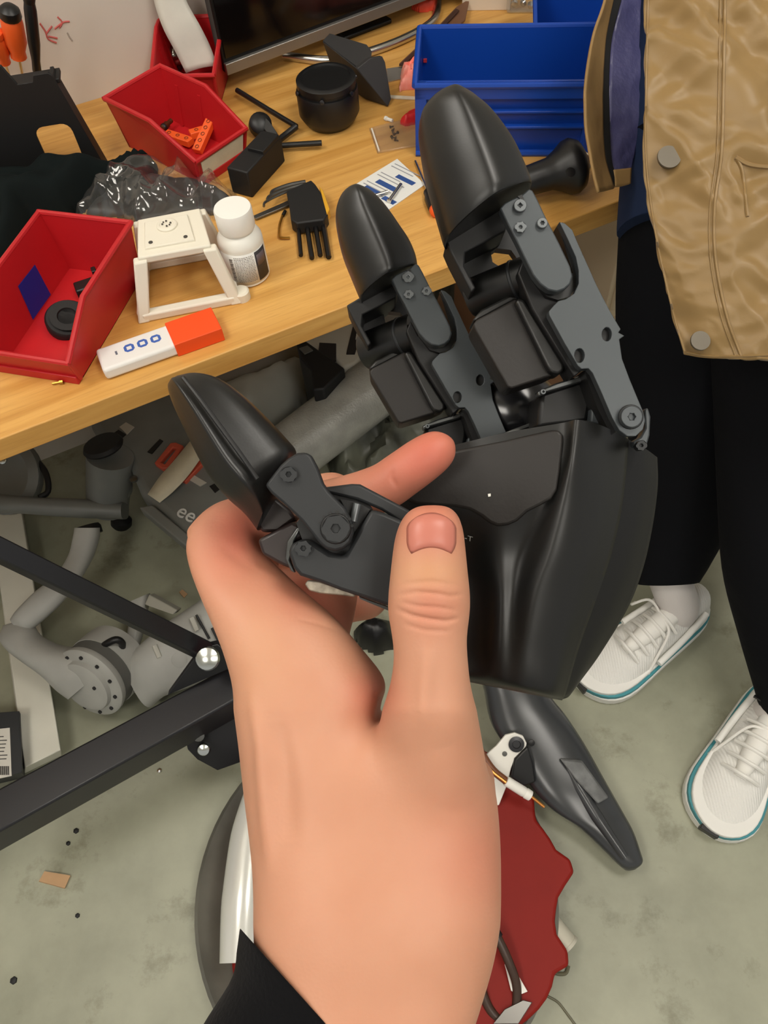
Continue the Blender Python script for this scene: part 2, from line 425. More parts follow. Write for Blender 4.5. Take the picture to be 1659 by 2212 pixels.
fb = hopper_bin('red open-fronted plastic bin at the table edge with a blue diamond sticker inside', RED, (-0.369, 0.764, T), math.radians(-18), 0.126, 0.20, 0.082, 0.040, -0.035, left_ribs=False)
def on_bin_wall(px, py, w, h, tp=.010, th=.003):                   # where a pixel's ray meets the left inner wall
    Mi = ROOTM[fb.name].inverted(); o_ = Mi @ Vector(CP); d_ = Mi.to_3x3() @ Vector(ray(px, py))
    # x = -(w/2 - tp (1 - z/h)) + th
    k = tp / h; tt_ = (-(w / 2 - tp) + th - k * o_[2] * 1.0 - o_[0]) / (d_[0] + k * d_[2]); p = o_ + d_ * tt_
    return (p[0] + .0006, p[1], p[2])
MB().plate([on_bin_wall(x, y, .126, .082) for x, y in [(38, 618), (74, 572), (108, 636), (70, 690)]], (0.0006, 0, 0)).build('diamond_sticker', mat('blue_sticker', rgb(8, 34, 128), 0.5), fb)
mb_ = hopper_bin('red plastic bin with a cream paper label holding orange connector strips', RED, (-0.247, 1.118, T), math.radians(46), 0.108, 0.178, 0.078, 0.042, -0.012, paper=True)
bb_ = hopper_bin('small red bin at the wall beside the monitor holding a pale strip', RED, (-0.238, 1.285, T), math.radians(-7), 0.104, 0.125, 0.085, 0.058, 0.03)

# what lies in the bins
t = thing('round_motor_cover', 'flat black disc lying in the red bin with the blue sticker', 'motor cover', G(150, 700, T + .004))
MB().lathe([(.001, .0), (.026, .0), (.0275, .003), (.0275, .012), (.025, .015), (.001, .015)], (0, 0, 0.0), (.25, -.25, 1), 28).build('disc', BLACKM, t)
MB().lathe([(.020, .0), (.021, .002), (.012, .002), (.011, 0)], (0.004, -0.004, 0.0155), (.25, -.25, 1), 24).build('raised_ring', BLACKM, t)
t = thing('black_clip', 'small black bent clip in the red bin with the blue sticker', 'clip', G(196, 628, T + .004), math.radians(20))
MB().box((0, 0, .010), (.034, .020, .006)).build('clip_plate', BLACK, t, bevel=.002)
MB().box((-.014, 0, .005), (.006, .020, .010)).build('clip_foot', BLACK, t, bevel=.001)
MB().box((.014, .004, .018), (.006, .010, .018)).build('clip_arm', BLACK, t, bevel=.001)
def conn(label, px, py, rz, n, L, tilt=0.0, z=0.006):
    t = thing('connector_strip', label, 'connector', G(px, py, T + z), rz, 'orange connector strips in the red bin')
    Rm = Matrix.Rotation(tilt, 3, 'Y')
    MB().box((0, 0, .006), (L, .014, .010), M=Rm).build('strip_body', ORANGE, t, bevel=.001)
    hole = mat('hole_shadowed_brown', rgb(120, 50, 18), 0.7)
    for k in range(n):
        p = Rm @ Vector(((k - (n - 1) / 2) * L / n, 0, .005)); c = (p[0], p[1], p[2] + .006)
        MB().lathe([(.0028, -.001), (.0032, .0006), (.0022, .0006), (.002, -.0005)], c, tuple(Rm @ Vector((0, 0, 1))), 10).build('socket', hole, t)
    return t
conn('orange connector strip with a row of sockets leaning on the bin front', 443, 302, math.radians(62), 5, .055, math.radians(-22), .012)
conn('orange connector strip lying along the left wall of the labelled bin', 388, 307, math.radians(-35), 3, .050)
conn('short orange connector with a dark collar at the middle of the labelled bin', 428, 295, math.radians(20), 1, .022, 0, .012)
t = thing('brown_connector', 'small brown metal connector at the back of the labelled bin', 'connector', G(362, 278, T + .008), .9)
MB().lathe([(.003, 0), (.005, .001), (.005, .014), (.0035, .016), (.0035, .024), (.002, .025)], (-.012, 0, .005), (1, 0, .1), 14).build('barrel', mat('brown_metal', rgb(96, 58, 34), .4, .6), t)
MB().lathe([(.0055, 0), (.006, .001), (.006, .004), (.0055, .005)], (-.008, 0, .005), (1, 0, .1), 14).build('collar', BLACK, t)
# pale strip and chrome knob in the back bin
t = thing('label_strip', 'curled pale translucent strip standing up out of the small red bin', 'strip', G(430, 150, T + .02))
L0 = [(322, -60), (332, 0), (352, 60), (378, 110), (402, 158)]; R0 = [(385, -60), (402, 0), (432, 55), (452, 95), (470, 142)]
dz = np.linspace(1.16, 1.235, 5)
A = catmull([V(x, y, d) for (x, y), d in zip(L0, dz)], 18); B = catmull([V(x, y, d) for (x, y), d in zip(R0, dz)], 18)
rows = np.array([[a * (1 - k) + b * k - FW * .004 * math.sin(math.pi * k) for k in np.linspace(0, 1, 8)] for a, b in zip(A, B)])
MB().grid(rows, closed=False).build('strip', mat('frosted_film', rgb(226, 222, 210), .3, alpha=.9, var=(14, .15)), t, world=True, solid=.001, smooth=60)
t = thing('chrome_knob', 'chrome ball knob lying in the small red bin under the pale strip', 'knob', G(386, 150, T + .01))
MB().lathe([(.002, -.016), (.009, -.0125), (.0145, -.006), (.016, 0), (.0145, .007), (.009, .013), (.002, .016)], (0, 0, .022), (.3, -.3, .9), 24).build('ball', mat('dark_chrome', rgb(150, 148, 140), .12, 1.0), t)
MB().lathe([(.006, 0), (.007, .001), (.007, .012), (.005, .013)], (0, 0, .0), (0, 0, 1), 16).build('stem', DSTEEL, t)

# blue bins
def blue_bin():
    w, d, h, hl = .25, .125, .118, .102
    t = thing('storage_bin', 'large blue plastic bin with ledges on its front face', 'bin', (.2285, 1.095, T), math.radians(-9))
    th = .004
    b = MB()
    b.plate([(-w / 2, -d / 2, 0), (-w / 2, -d / 2, hl), (-w / 2, d / 2, h), (-w / 2, d / 2, 0)], (th, 0, 0)).plate([(w / 2, -d / 2, 0), (w / 2, -d / 2, hl), (w / 2, d / 2, h), (w / 2, d / 2, 0)], (-th, 0, 0))
    b.box((0, d / 2 - th / 2, h / 2), (w, th, h)).box((0, 0, th / 2), (w, d, th)).box((0, -d / 2 + .012, hl / 2), (w, th, hl))
    b.build('bin_body', BLUE, t, bevel=.0012)
    r = MB()
    for s in (-1, 1): r.tube([(s * w / 2, -d / 2, hl), (s * w / 2, d / 2, h)], .0042, 8)
    r.tube([(-w / 2, -d / 2, hl), (w / 2, -d / 2, hl)], .0042, 8).tube([(-w / 2, d / 2, h), (w / 2, d / 2, h)], .0042, 8)
    r.tube([(-w / 2, -d / 2 + .001, .004), (w / 2, -d / 2 + .001, .004)], .0048, 8)
    r.build('bin_rim', BLUE, t)
    f = MB()
    f.box((-w / 2 + .008, -d / 2 + .006, hl / 2), (.016, .013, hl)).box((w / 2 - .006, -d / 2 + .006, hl / 2), (.012, .013, hl))
    f.box((0, -d / 2 + .006, hl - .010), (w, .013, .018)).box((-w / 2 + .080, -d / 2 + .008, .06), (.007, .011, .082))
    f.build('front_frame', BLUE, t, bevel=.001)
    for z in (.064, .042):
        MB().box((.032, -d / 2 + .0065, z), (.180, .012, .0035)).build('front_ledge', BLUE, t, bevel=.0008)
    MB().hexa([(.110, -d / 2 + .001, .0), (.116, -d / 2 + .001, .0), (.116, -d / 2 + .012, .0), (.110, -d / 2 + .012, .0)], [(.110, -d / 2 + .003, .085), (.114, -d / 2 + .003, .085), (.114, -d / 2 + .012, .085), (.110, -d / 2 + .012, .085)]).build('front_rib', BLUE, t)
    MB().box((-w / 2 + .008, d / 2 - .0055, .075), (.005, .002, .005)).build('red_dot_sticker', mat('red_sticker', rgb(214, 60, 66), .5), t)
    return t
blue_bin()
hopper_bin('blue bin behind the ledged blue bin at the top edge of the photo', BLUE, (.405, 1.29, T), math.radians(-9), .20, .13, .10, .07, .0)

# ------------------------------------------------------------------ monitor
Z0 = T + .028
P0 = G(488, 160, Z0); P1 = G(905, 2, Z0); md = (P1 - P0); md[2] = 0; md /= np.linalg.norm(md)
mrz = math.atan2(md[1], md[0])
t = thing('computer_monitor', 'flat black computer monitor with a silver lower bezel against the wall', 'monitor', (P0[0], P0[1], T), mrz)
mw, mh = .56, .34
MB().box((mw / 2, .012, .028 + mh / 2), (mw, .022, mh)).build('monitor_housing', BLACK, t, bevel=.002)
MB().box((mw / 2, -.0005, .028 + mh / 2 + .010), (mw - .010, .003, mh - .026)).build('screen', mat('dark_screen', rgb(14, 11, 11), .12, spec=.6), t, smooth=0)
MB().box((mw / 2, -.003, .028 + .0085), (mw, .008, .017)).build('lower_bezel', mat('brushed_silver', rgb(150, 146, 140), .38, .7), t, bevel=.001)
MB().box((mw / 2, .028, .12), (.08, .012, .20)).build('stand_neck', BLACK, t, bevel=.004)
MB().tube([(mw / 2 - .16, .030, .006), (mw / 2 - .10, -.035, .006), (mw / 2, -.055, .007), (mw / 2 + .10, -.035, .006), (mw / 2 + .16, .03, .006)], .007, 12, 30).build('stand_foot', STEEL, t)
MB().box((mw / 2, .035, .004), (.10, .04, .008)).build('stand_base', BLACK, t, bevel=.003)

# ------------------------------------------------------------------ black tool holder with screwdrivers
hl_ = G(232, 372, T); t = thing('tool_holder', 'tall black box tool holder with a rounded window, screwdrivers in its top', 'tool holder', (hl_[0] - .075, hl_[1] - .012, T), math.radians(8))
HH = .150
win = []
cx0, cz0, hw, hh, rr = .026, .050, .025, .032, .013
for (qx, qz, a0) in [(1, 1, 0), (-1, 1, 90), (-1, -1, 180), (1, -1, 270)]:
    for k in range(5):
        a = math.radians(a0 + k * 22.5); win.append((cx0 + qx * (hw - rr) + rr * math.cos(a), 0, cz0 + qz * (hh - rr) + rr * math.sin(a)))
MB().plate([(-.14, 0, 0), (.078, 0, 0), (.054, 0, HH - .004), (.050, 0, HH), (.030, 0, HH), (.026, 0, HH - .008), (.006, 0, HH - .008), (-.004, 0, HH + .018), (-.05, 0, HH + .006), (-.14, 0, HH)], (0, .005, 0), [win]).build('front_panel', BLACKM, t, bevel=.0006)
MB().hexa([(.073, .005, 0), (.078, .005, 0), (.078, .028, 0), (.073, .028, 0)], [(.049, .005, HH - .006), (.054, .005, HH - .006), (.054, .030, HH - .006), (.049, .030, HH - .006)]).build('side_panel', BLACKM, t, bevel=.0006)
MB().box((-.04, .020, HH - .014), (.20, .030, .006)).build('tool_rack', BLACKM, t, bevel=.001)
MB().box((-.138, .018, HH / 2), (.005, .03, HH)).build('side_panel', BLACKM, t, bevel=.001)
def driver(label, base, tip, hr, m1, m2, hlen, sr=.0022, g=None):
    base = np.array(base); tip = np.array(tip); ax = (base - tip); L = np.linalg.norm(ax); ax /= L
    t = thing('screwdriver', label, 'screwdriver', tip, 0, g)
    MB().cyl(tip, tip + ax * (L - hlen + .004), sr, n=12).build('shaft', STEEL, t, world=True)
    h0 = L - hlen
    MB().lathe([(hr * .45, 0), (hr * .75, hlen * .04), (hr * .7, hlen * .15), (hr * 1.0, hlen * .35), (hr * 1.0, hlen * .7), (hr * .85, hlen * .78)], tip + ax * h0, ax, 12).build('handle', m1, t, world=True)
    MB().lathe([(hr * .86, 0), (hr * .98, hlen * .04), (hr * .9, hlen * .16), (hr * .5, hlen * .23), (hr * .1, hlen * .24)], tip + ax * (h0 + hlen * .77), ax, 14).build('handle_cap', m2, t, world=True)
    return t
d0 = 1.155
driver('screwdriver with orange handle and black domed cap in the tool holder', V(18, 12, d0 - .09), V(54, 190, d0 + .02), .0155, ORANGE, BLACK, .078)
driver('slim black precision screwdriver pointing down into the tool holder', V(58, -45, d0 - .13), V(84, 190, d0 - .005), .0085, BLACK, BLACK, .13, .0016)
driver('second orange screwdriver leaning at the left edge of the tool holder', V(-14, 62, d0 - .07), V(32, 200, d0 + .04), .012, ORANGE, ORANGE, .06)

# ------------------------------------------------------------------ dark cloth and clear bag
poly = [tuple(G(x, y, T)[:2]) for x, y in [(-90, 640), (10, 610), (60, 545), (90, 500), (160, 480), (230, 425), (290, 400), (345, 378), (348, 362), (300, 372), (262, 378), (215, 386), (165, 394), (110, 404), (60, 414), (-20, 428), (-120, 450)]]
o = mound(poly, T, .060, .030, .0036, 13, .040, 3, False, 2).build('dark_cloth', mat('dark_green_cloth', rgb(13, 20, 20), .9, bump=(500, .2, .0006), spec=.15), None, smooth=80)
tag(o, 'crumpled dark green cloth heaped behind the red bin with the blue sticker', 'cloth')
poly = [tuple(G(x, y, T)[:2]) for x, y in [(165, 478), (178, 445), (215, 415), (240, 395), (290, 372), (345, 372), (420, 378), (480, 398), (515, 425), (520, 455), (470, 480), (430, 470), (300, 500), (270, 480)]]
pin = [tuple(G(x, y, T)[:2]) for x, y in [(182, 470), (200, 440), (240, 408), (290, 386), (345, 384), (420, 390), (470, 405), (500, 428), (505, 450), (470, 470), (430, 462), (300, 488), (262, 474)]]
tag(mound(pin, T, .009, .010, .004, 30, .006, 31).build('dark_sheet', mat('dark_grey_foam', rgb(46, 46, 45), .5), None, smooth=60), 'flat dark grey sheet inside the crinkled clear plastic bag', 'sheet')
bagm = film_mat('clear_film', (.97, .97, .965, 1), .975, .09)
o = mound(poly, T, .032, .03, .0032, 20, .036, 5, True, 2).build('plastic_bag', bagm, None, smooth=70)
tag(o, 'crinkled clear plastic bag behind the white stand and the pill bottle', 'bag')

# ------------------------------------------------------------------ white printed stand
t = thing('printed_stand', 'white plastic stand with a square top and open trapezoid sides', 'stand', (-.228, .816, T), math.radians(9))
top = [(-.040, -.034), (.043, -.036), (.038, .036), (-.036, .036)]; base = [(-.060, -.050), (.058, -.050), (.052, .046), (-.052, .048)]
zt = .080
tp_ = MB().plate([(x * 1.06, y * 1.06, zt) for x, y in top], (0, 0, -.010)).build('top_plate', PRINT, t, bevel=.002)
MB().plate([(x * .72 - .003, y * .72, zt + .003) for x, y in top], (0, 0, -.004)).build('raised_pad', PRINT, t, bevel=.001)
MB().lathe([(.0125, 0), (.0125, .003), (.0105, .0045), (.009, .0045), (.008, .0035)], (-.002, .010, zt + .002), (0, 0, 1), 28).build('round_boss', PRINT, t)
hm = mat('hole_grey', rgb(70, 66, 60), .8)
for hx, hy, hr in [(-.007, .010, .0012), (.003, .010, .0012), (-.002, .015, .0012), (-.002, .005, .0012), (-.0055, .0135, .001), (.0015, .0065, .001), (-.024, -.016, .0026), (.018, -.018, .0026)]:
    MB().lathe([(hr, 0), (hr, .0008), (hr * .3, .0009)], (hx, hy, zt + (.0062 if hr < .002 else .0030)), (0, 0, 1), 10).build('screw_hole', hm, t)
for k in range(4):
    (tx, ty), (bx, by) = top[k], base[k]; q = .0075
    MB().hexa([(bx - q, by - q, 0), (bx + q, by - q, 0), (bx + q, by + q, 0), (bx - q, by + q, 0)], [(tx - q * 1.1, ty - q * .8, zt - .004), (tx + q * 1.1, ty - q * .8, zt - .004), (tx + q * 1.1, ty + q * .8, zt - .004), (tx - q * 1.1, ty + q * .8, zt - .004)]).build('leg', PRINT, t, bevel=.002)
for k in range(4):
    a, b = np.array(base[k]), np.array(base[(k + 1) % 4]); c = (a + b) / 2; dv = b - a
    MB().box((c[0], c[1], .006), (np.linalg.norm(dv), .013, .012), math.atan2(dv[1], dv[0])).build('base_bar', PRINT, t, bevel=.0025)
MB().lathe([(.011, 0), (.011, .011), (.009, .013), (.004, .013)], (.066, -.046, 0), (0, 0, 1), 20).build('foot_tab', PRINT, t)
MB().plate([(-.052, .044, .012), (.05, .044, .012), (.040, .037, .055), (-.038, .037, .055)], (0, -.004, 0)).build('rear_panel', PRINT, t, bevel=.001)

# ------------------------------------------------------------------ pill bottle
bx, by, _ = G(537, 588, T)
t = thing('pill_bottle', 'white pill bottle with a printed label beside the white stand', 'bottle', (bx, by - .004, T))
MB().lathe([(.004, 0), (.025, 0), (.0285, .003), (.0285, .055), (.028, .060), (.024, .067), (.0205, .070), (.0205, .078), (.004, .078)], (0, 0, 0), n=40).build('bottle_body', WHITE, t)
cap = MB().lathe([(.002, .0735), (.0225, .0735), (.0232, .076), (.0232, .098), (.0222, .1005), (.003, .1010)], (0, 0, 0), n=44).build('cap', mat('cap_white', rgb(240, 238, 232), .35), t)
def arc_patch(a0, a1, z0, z1, r, n=24):
    R = np.array([[(r * math.cos(a), r * math.sin(a), z) for a in np.linspace(math.radians(a0), math.radians(a1), n)] for z in (z0, z1)])
    return R
lab = MB().grid(arc_patch(200, 345, .006, .052, .0288), closed=False).build('paper_label', mat('label_paper', rgb(222, 220, 214), .55), t, solid=.0003)
blk = MB().grid(arc_patch(306, 345, .008, .051, .0291), closed=False).build('dark_label_panel', mat('label_dark', rgb(46, 42, 44), .5), t, solid=.0003)
pr = MB()
for k in range(16): pr.grid(arc_patch(239, 247 if k % 3 else 248.5, .012 + k * .0022, .0132 + k * .0022 + (k % 3) * .0003, .0291, 5), closed=False)
for k in range(17):
    random.seed(k); a = 252
    while a < 300:
        w = random.uniform(1.5, 6); pr.grid(arc_patch(a, min(a + w, 302), .011 + k * .0023, .0119 + k * .0023, .0291, 3), closed=False); a += w + random.uniform(.8, 1.8)
pr.build('label_print', mat('print_grey', rgb(120, 116, 112), .6), t, smooth=0)
MB().grid(arc_patch(310, 340, .030, .046, .02935, 8), closed=False).build('label_emblem', mat('label_mauve', rgb(96, 84, 88), .5), t, solid=.0002)

# ------------------------------------------------------------------ white and orange block
c = (G(217, 752, T + .016) + G(440, 672, T + .016) + G(475, 720, T + .016) + G(236, 798, T + .016)) / 4
t = thing('eraser_block', 'long white eraser with three blue squares in an orange sleeve at the table edge', 'eraser', (c[0], c[1], T), math.radians(20.5))
MB().box((-.028, 0, .0095), (.092, .040, .017)).build('white_block', mat('eraser_white', rgb(228, 226, 222), .6), t, bevel=.004, seg=3)
MB().box((.044, 0, .010), (.060, .0425, .0195)).build('orange_sleeve', mat('sleeve_orange', rgb(242, 78, 18), .6), t, bevel=.001)
bl = mat('blue_ink', rgb(60, 96, 176), .6)
for k in range(3):
    q = .0062; c0 = (-.036 + k * .0165, .002)
    sq = [(c0[0] + sx_ * q * (1 if abs(sy_) < 1 else .75), c0[1] + sy_ * q * (1 if abs(sx_) < 1 else .75), .0181) for sx_, sy_ in [(-1, -.7), (-.7, -1), (.7, -1), (1, -.7), (1, .7), (.7, 1), (-.7, 1), (-1, .7)]]
    hol = [(c0[0] + a * .003, c0[1] + b_ * .003, .0181) for a, b_ in [(-1, -1), (1, -1), (1, 1), (-1, 1)]]
    MB().plate(sq, (0, 0, .0003), [hol]).build('printed_square', bl, t, smooth=0)
MB().box((-.052, .001, .0182), (.0025, .006, .0004)).build('printed_dash', mat('grey_ink', rgb(100, 104, 116), .6), t, smooth=0)

# ------------------------------------------------------------------ hex key set
t = thing('hex_key_set', 'black folding holder with a fan of hex keys lying on the table', 'hex keys', G(662, 440, T))
kz = T + .010
def gp(*pts, z=kz): return [G(x, y, z) for x, y in pts]
MB().plate(gp((618, 412), (645, 400), (672, 388), (682, 398), (700, 425), (708, 462), (700, 474), (640, 482), (628, 474), (624, 440), z=T + .020), (0, 0, -.018)).build('key_holder', BLACKM, t, world=True, bevel=.002)
MB().plate(gp((690, 402), (698, 412), (712, 452), (706, 462), (696, 425), z=T + .021), (0, 0, -.012)).build('yellow_edge', mat('yellow_plastic', rgb(214, 160, 40), .5), t, world=True, bevel=.0006)
for (x0, y0, x1, y1, r) in [(642, 470, 650, 552, .0030), (660, 470, 674, 558, .0034), (678, 468, 692, 552, .0034), (695, 462, 710, 556, .0038)]:
    MB().cyl(G(x0, y0, T + .010), G(x1, y1, T + .006), r, n=6).build('hex_key', mat('black_oxide', rgb(34, 33, 34), .35, .6), t, world=True, smooth=0)
for (x0, y0, x1, y1, r) in [(660, 392, 590, 412, .0024), (655, 398, 582, 424, .0022), (650, 404, 574, 436, .0018)]:
    MB().tube(gp((x0, y0), ((x0 + x1) / 2, (y0 + y1) / 2 - 3), (x1, y1), (x1 - 4, y1 + 10), z=T + .016), r, 6, 14).build('hex_key', mat('worn_steel', rgb(120, 118, 114), .3, .9), t, world=True)
t = thing('hex_key', 'small bent brass coloured hex key beside the black key holder', 'hex key', G(612, 490, T))
MB().tube(gp((612, 460), (604, 486), (603, 510), (610, 514), (626, 514), z=T + .003), .0017, 6, 20).build('bent_rod', mat('brass', rgb(190, 140, 60), .3, .9), t, world=True)
MB().tube(gp((616, 456), (611, 466), z=T + .003), .0024, 8, 4).build('black_sleeve', BLACK, t, world=True)
t = thing('flat_wrench', 'thin steel wrench lying beside the pill bottle cap', 'wrench', G(585, 455, T))
MB().plate(gp((546, 466), (552, 472), (640, 436), (650, 424), (640, 420), (628, 430), z=T + .005), (0, 0, -.003)).build('wrench_bar', mat('worn_steel', None), t, world=True, bevel=.0005)

# ------------------------------------------------------------------ black round motor
bx, by, _ = G(714, 262, T)
t = thing('round_motor', 'black cylindrical motor with a recessed lid on the table', 'motor', (bx, by, T))
MB().lathe([(.004, 0), (.034, 0), (.041, .008), (.0465, .018), (.0465, .050), (.0455, .053), (.004, .053)], (0, 0, 0), n=48).build('motor_body', BLACK, t)
MB().lathe([(.004, .050), (.043, .050), (.043, .057), (.0445, .058), (.0445, .066), (.041, .0685), (.037, .0685), (.036, .066), (.004, .066)], (0, 0, 0), n=48).build('motor_lid', BLACK, t)
for k in range(6):
    a = math.radians(k * 60 + 20)
    MB().lathe([(.002, 0), (.0035, .0005), (.0035, .003), (.002, .0035)], (.0455 * math.cos(a), .0455 * math.sin(a), .0555), (math.cos(a), math.sin(a), .2), 10).build('bolt', DSTEEL, t)

# ------------------------------------------------------------------ folded black bracket
t = thing('folded_bracket', 'black angular folded bracket standing behind the round motor', 'bracket', G(790, 190, T))
def wp(lst): return [G(x, y, T + z) for x, y, z in lst]
gm = mat('charcoal_plastic', rgb(46, 44, 44), .55)
MB().plate(wp([(697, 90, .075), (770, 148, .055), (838, 230, .002), (792, 214, .002), (740, 182, .004), (718, 150, .03)]), (.001, .005, -.001)).build('long_panel', gm, t, world=True, bevel=.0006)
MB().plate(wp([(772, 148, .055), (800, 126, .062), (826, 122, .060), (832, 134, .052), (845, 214, .006), (838, 230, .002)]), (-.004, .004, 0)).build('triangle_panel', gm, t, world=True, bevel=.0006)
MB().plate(wp([(697, 88, .076), (712, 72, .076), (792, 96, .070), (803, 110, .066), (802, 126, .060), (775, 148, .050)]), (0, .004, -.004)).build('upper_panel', mat('charcoal_plastic_2', rgb(38, 37, 38), .5), t, world=True, bevel=.0006)

# ------------------------------------------------------------------ black rods, clip and box
t = thing('cable_clamp', 'black clamp with two thin rods lying between the red bin and the motor', 'clamp', G(575, 280, T))
MB().tube([G(512, 195, T + .012), G(575, 234, T + .012), G(640, 273, T + .014)], .0040, 10).build('rod', BLACK, t, world=True)
MB().tube([G(570, 318, T + .010), G(630, 313, T + .010), G(695, 309, T + .010)], .0042, 10).build('rod', BLACK, t, world=True)
MB().tube([G(640, 273, T + .014), G(616, 292, T + .010), G(590, 312, T + .010), G(572, 318, T + .010)], .0050, 10, 12).build('bent_arm', BLACK, t, world=True)
MB().lathe([(.004, 0), (.014, .001), (.018, .006), (.017, .016), (.011, .021), (.003, .022)], G(562, 276, T + .006), (.2, -.6, .8), 20).build('clamp_jaw', BLACK, t, world=True)
MB().plate(wp([(572, 252, .025), (582, 262, .025), (600, 288, .012), (590, 300, .010), (570, 280, .015)]), (0, 0, -.006)).build('clamp_lever', BLACK, t, world=True, bevel=.001)
c = G(566, 392, T)
t = thing('black_box', 'low black plastic box tucked under the front of the labelled red bin', 'box', (c[0] - .004, c[1] + .012, T), math.radians(60))
MB().box((0, 0, .020), (.095, .034, .040)).build('box_body', BLACKM, t, bevel=.002)
MB().box((.02, -.004, .042), (.045, .026, .006)).build('box_lid', BLACKM, t, bevel=.001)
MB().box((.049, 0, .016), (.006, .022, .022)).build('box_tab', BLACKM, t, bevel=.001)

# ------------------------------------------------------------------ leaflet, zip bag, small things
t = thing('printed_leaflet', 'white printed leaflet with blue bars lying on the table', 'leaflet', G(830, 395, T))
MB().plate(gp((745, 412), (858, 343), (918, 398), (832, 458), z=T + .0012), (0, 0, -.0010)).build('sheet', mat('leaflet_white', rgb(226, 226, 222), .6), t, world=True, smooth=0)
q00, q10, q01 = G(745, 412, T + .0014), G(858, 343, T + .0014), G(832, 458, T + .0014)
def lf(u, v): return q00 + (q10 - q00) * u + (q01 - q00) * v
ink = mat('blue_print', rgb(46, 78, 140), .6); gink = mat('grey_print', rgb(150, 152, 158), .6)
for (u0, u1, v0, v1) in [(.66, .74, .38, .80), (.40, .49, .22, .72), (.22, .28, .18, .55), (.18, .26, .66, .95)]:
    MB().plate([lf(u0, v0), lf(u1, v0), lf(u1, v1), lf(u0, v1)], (0, 0, .0002)).build('blue_bar', ink, t, world=True, smooth=0)
g = MB()
for k in range(13):
    u = .08 + k * .067
    if any(a - .02 < u < b + .02 for a, b in [(.66, .74), (.40, .49)]): continue
    g.plate([lf(u, .08), lf(u + .016, .08), lf(u + .016, .50 + .3 * ((k * 7) % 5) / 5), lf(u, .50 + .3 * ((k * 7) % 5) / 5)], (0, 0, .00015))
g.build('text_lines', gink, t, world=True, smooth=0)
for (x0, y0, x1, y1, lab) in [(806, 424, 838, 414, 'short steel stud on the leaflet, nearest the smaller black fingertip'), (842, 432, 866, 398, 'thin grey pin lying across the leaflet bars')]:
    t = thing('metal_pin', lab, 'pin', G(x0, y0, T + .0016))
    MB().cyl(G(x0, y0, T + .0045), G(x1, y1, T + .0045), .0026, n=10).build('pin_shaft', STEEL, t, world=True)
    MB().lathe([(.002, 0), (.0034, .0006), (.0034, .003), (.002, .0036)], G(x0, y0, T + .0045), G(x0, y0, T) - G(x1, y1, T), 12).build('pin_head', STEEL, t, world=True)
t = thing('zip_bag', 'small clear zip bag of dark screws in front of the round motor', 'bag', G(855, 290, T))
MB().plate(gp((797, 276), (850, 262), (912, 248), (925, 290), (905, 312), (815, 328), z=T + .004), (0, 0, -.0035)).build('bag_film', film_mat('zip_film', (.99, .985, .97, 1), .965, .25), t, world=True, bevel=.001)
MB().tube(gp((803, 278), (819, 326), z=T + .0042), .0013, 6).build('zip_strip', mat('zip_white', rgb(232, 226, 214), .4), t, world=True)
for k, (x, y) in enumerate([(842, 276), (848, 284), (852, 292), (856, 299), (860, 287), (846, 296), (853, 303)]):
    s_ = thing('small_screw', 'tiny dark screw inside the clear zip bag', 'screw', G(x, y, T + .001), k * .9, 'screws in the zip bag')
    MB().lathe([(.0022, 0), (.0022, .0012), (.001, .0013), (.001, .006)], (0, 0, .0012), (1, .2, 0), 8).build('screw_body', mat('bronze_screw', rgb(92, 70, 44), .4, .6), s_)
t = thing('white_plug', 'tiny white plug on the table above the zip bag', 'plug', G(840, 259, T))
MB().tube(gp((834, 256), (848, 261), z=T + .003), .0026, 8).build('plug_pin', WHITE, t, world=True); MB().tube(gp((832, 255), (836, 257), z=T + .003), .0034, 8).build('plug_head', WHITE, t, world=True)
poly = [tuple(G(x, y, T)[:2]) for x, y in [(862, 268), (885, 250), (915, 238), (925, 252), (905, 268), (875, 275)]]
tag(mound(poly, T, .014, .008, .002, 60, .004, 11).build('red_pouch', mat('red_pouch_film', rgb(206, 36, 34), .4), None, smooth=60), 'small red pouch at the foot of the ledged blue bin', 'pouch')
poly = [tuple(G(x, y, T)[:2]) for x, y in [(860, 200), (866, 160), (890, 150), (905, 118), (925, 95), (945, 105), (940, 150), (925, 195), (880, 196)]]
tag(mound(poly, T, .022, .012, .0025, 50, .014, 12, True).build('orange_bag', mat('orange_bag_film', rgb(246, 112, 92), .45, var=(30, .2), col2=rgb(250, 170, 156)), None, smooth=40), 'crumpled pinkish orange plastic bag beside the ledged blue bin', 'bag')
poly = [tuple(G(x, y, T)[:2]) for x, y in [(885, 22), (905, 2), (940, -14), (955, 6), (940, 24), (905, 30)]]
tag(mound(poly, T, .02, .012, .003, 60, .01, 14, True).build('orange_cable_bundle', mat('orange_cable', rgb(236, 78, 52), .5), None, smooth=50), 'orange bundle at the monitor foot by the photo top', 'cable')
t = thing('brown_strap', 'dark brown strap running diagonally to the left of the ledged blue bin', 'strap', G(940, 80, T))
MB().plate(wp([(862, 142, .002), (930, 78, .008), (985, 20, .012), (1014, 2, .012), (1005, 46, .010), (945, 100, .006), (890, 140, .002)]), (0, 0, .004)).build('strap_band', mat('brown_leather', rgb(112, 76, 54), .6), t, world=True, bevel=.001)
MB().plate(wp([(862, 142, .0065), (930, 78, .0125), (985, 20, .0165), (992, 24, .0165), (936, 84, .0125), (870, 143, .0065)]), (0, 0, .0015)).build('strap_edge', mat('dark_brown', rgb(66, 42, 32), .6), t, world=True)
t = thing('steel_ruler', 'grey metal strip lying under the orange bag', 'ruler', G(850, 165, T))
MB().plate(gp((835, 148), (905, 138), (908, 160), (838, 176), z=T + .002), (0, 0, -.0015)).build('ruler_blade', mat('ruler_grey', rgb(170, 166, 158), .35, .6), t, world=True)
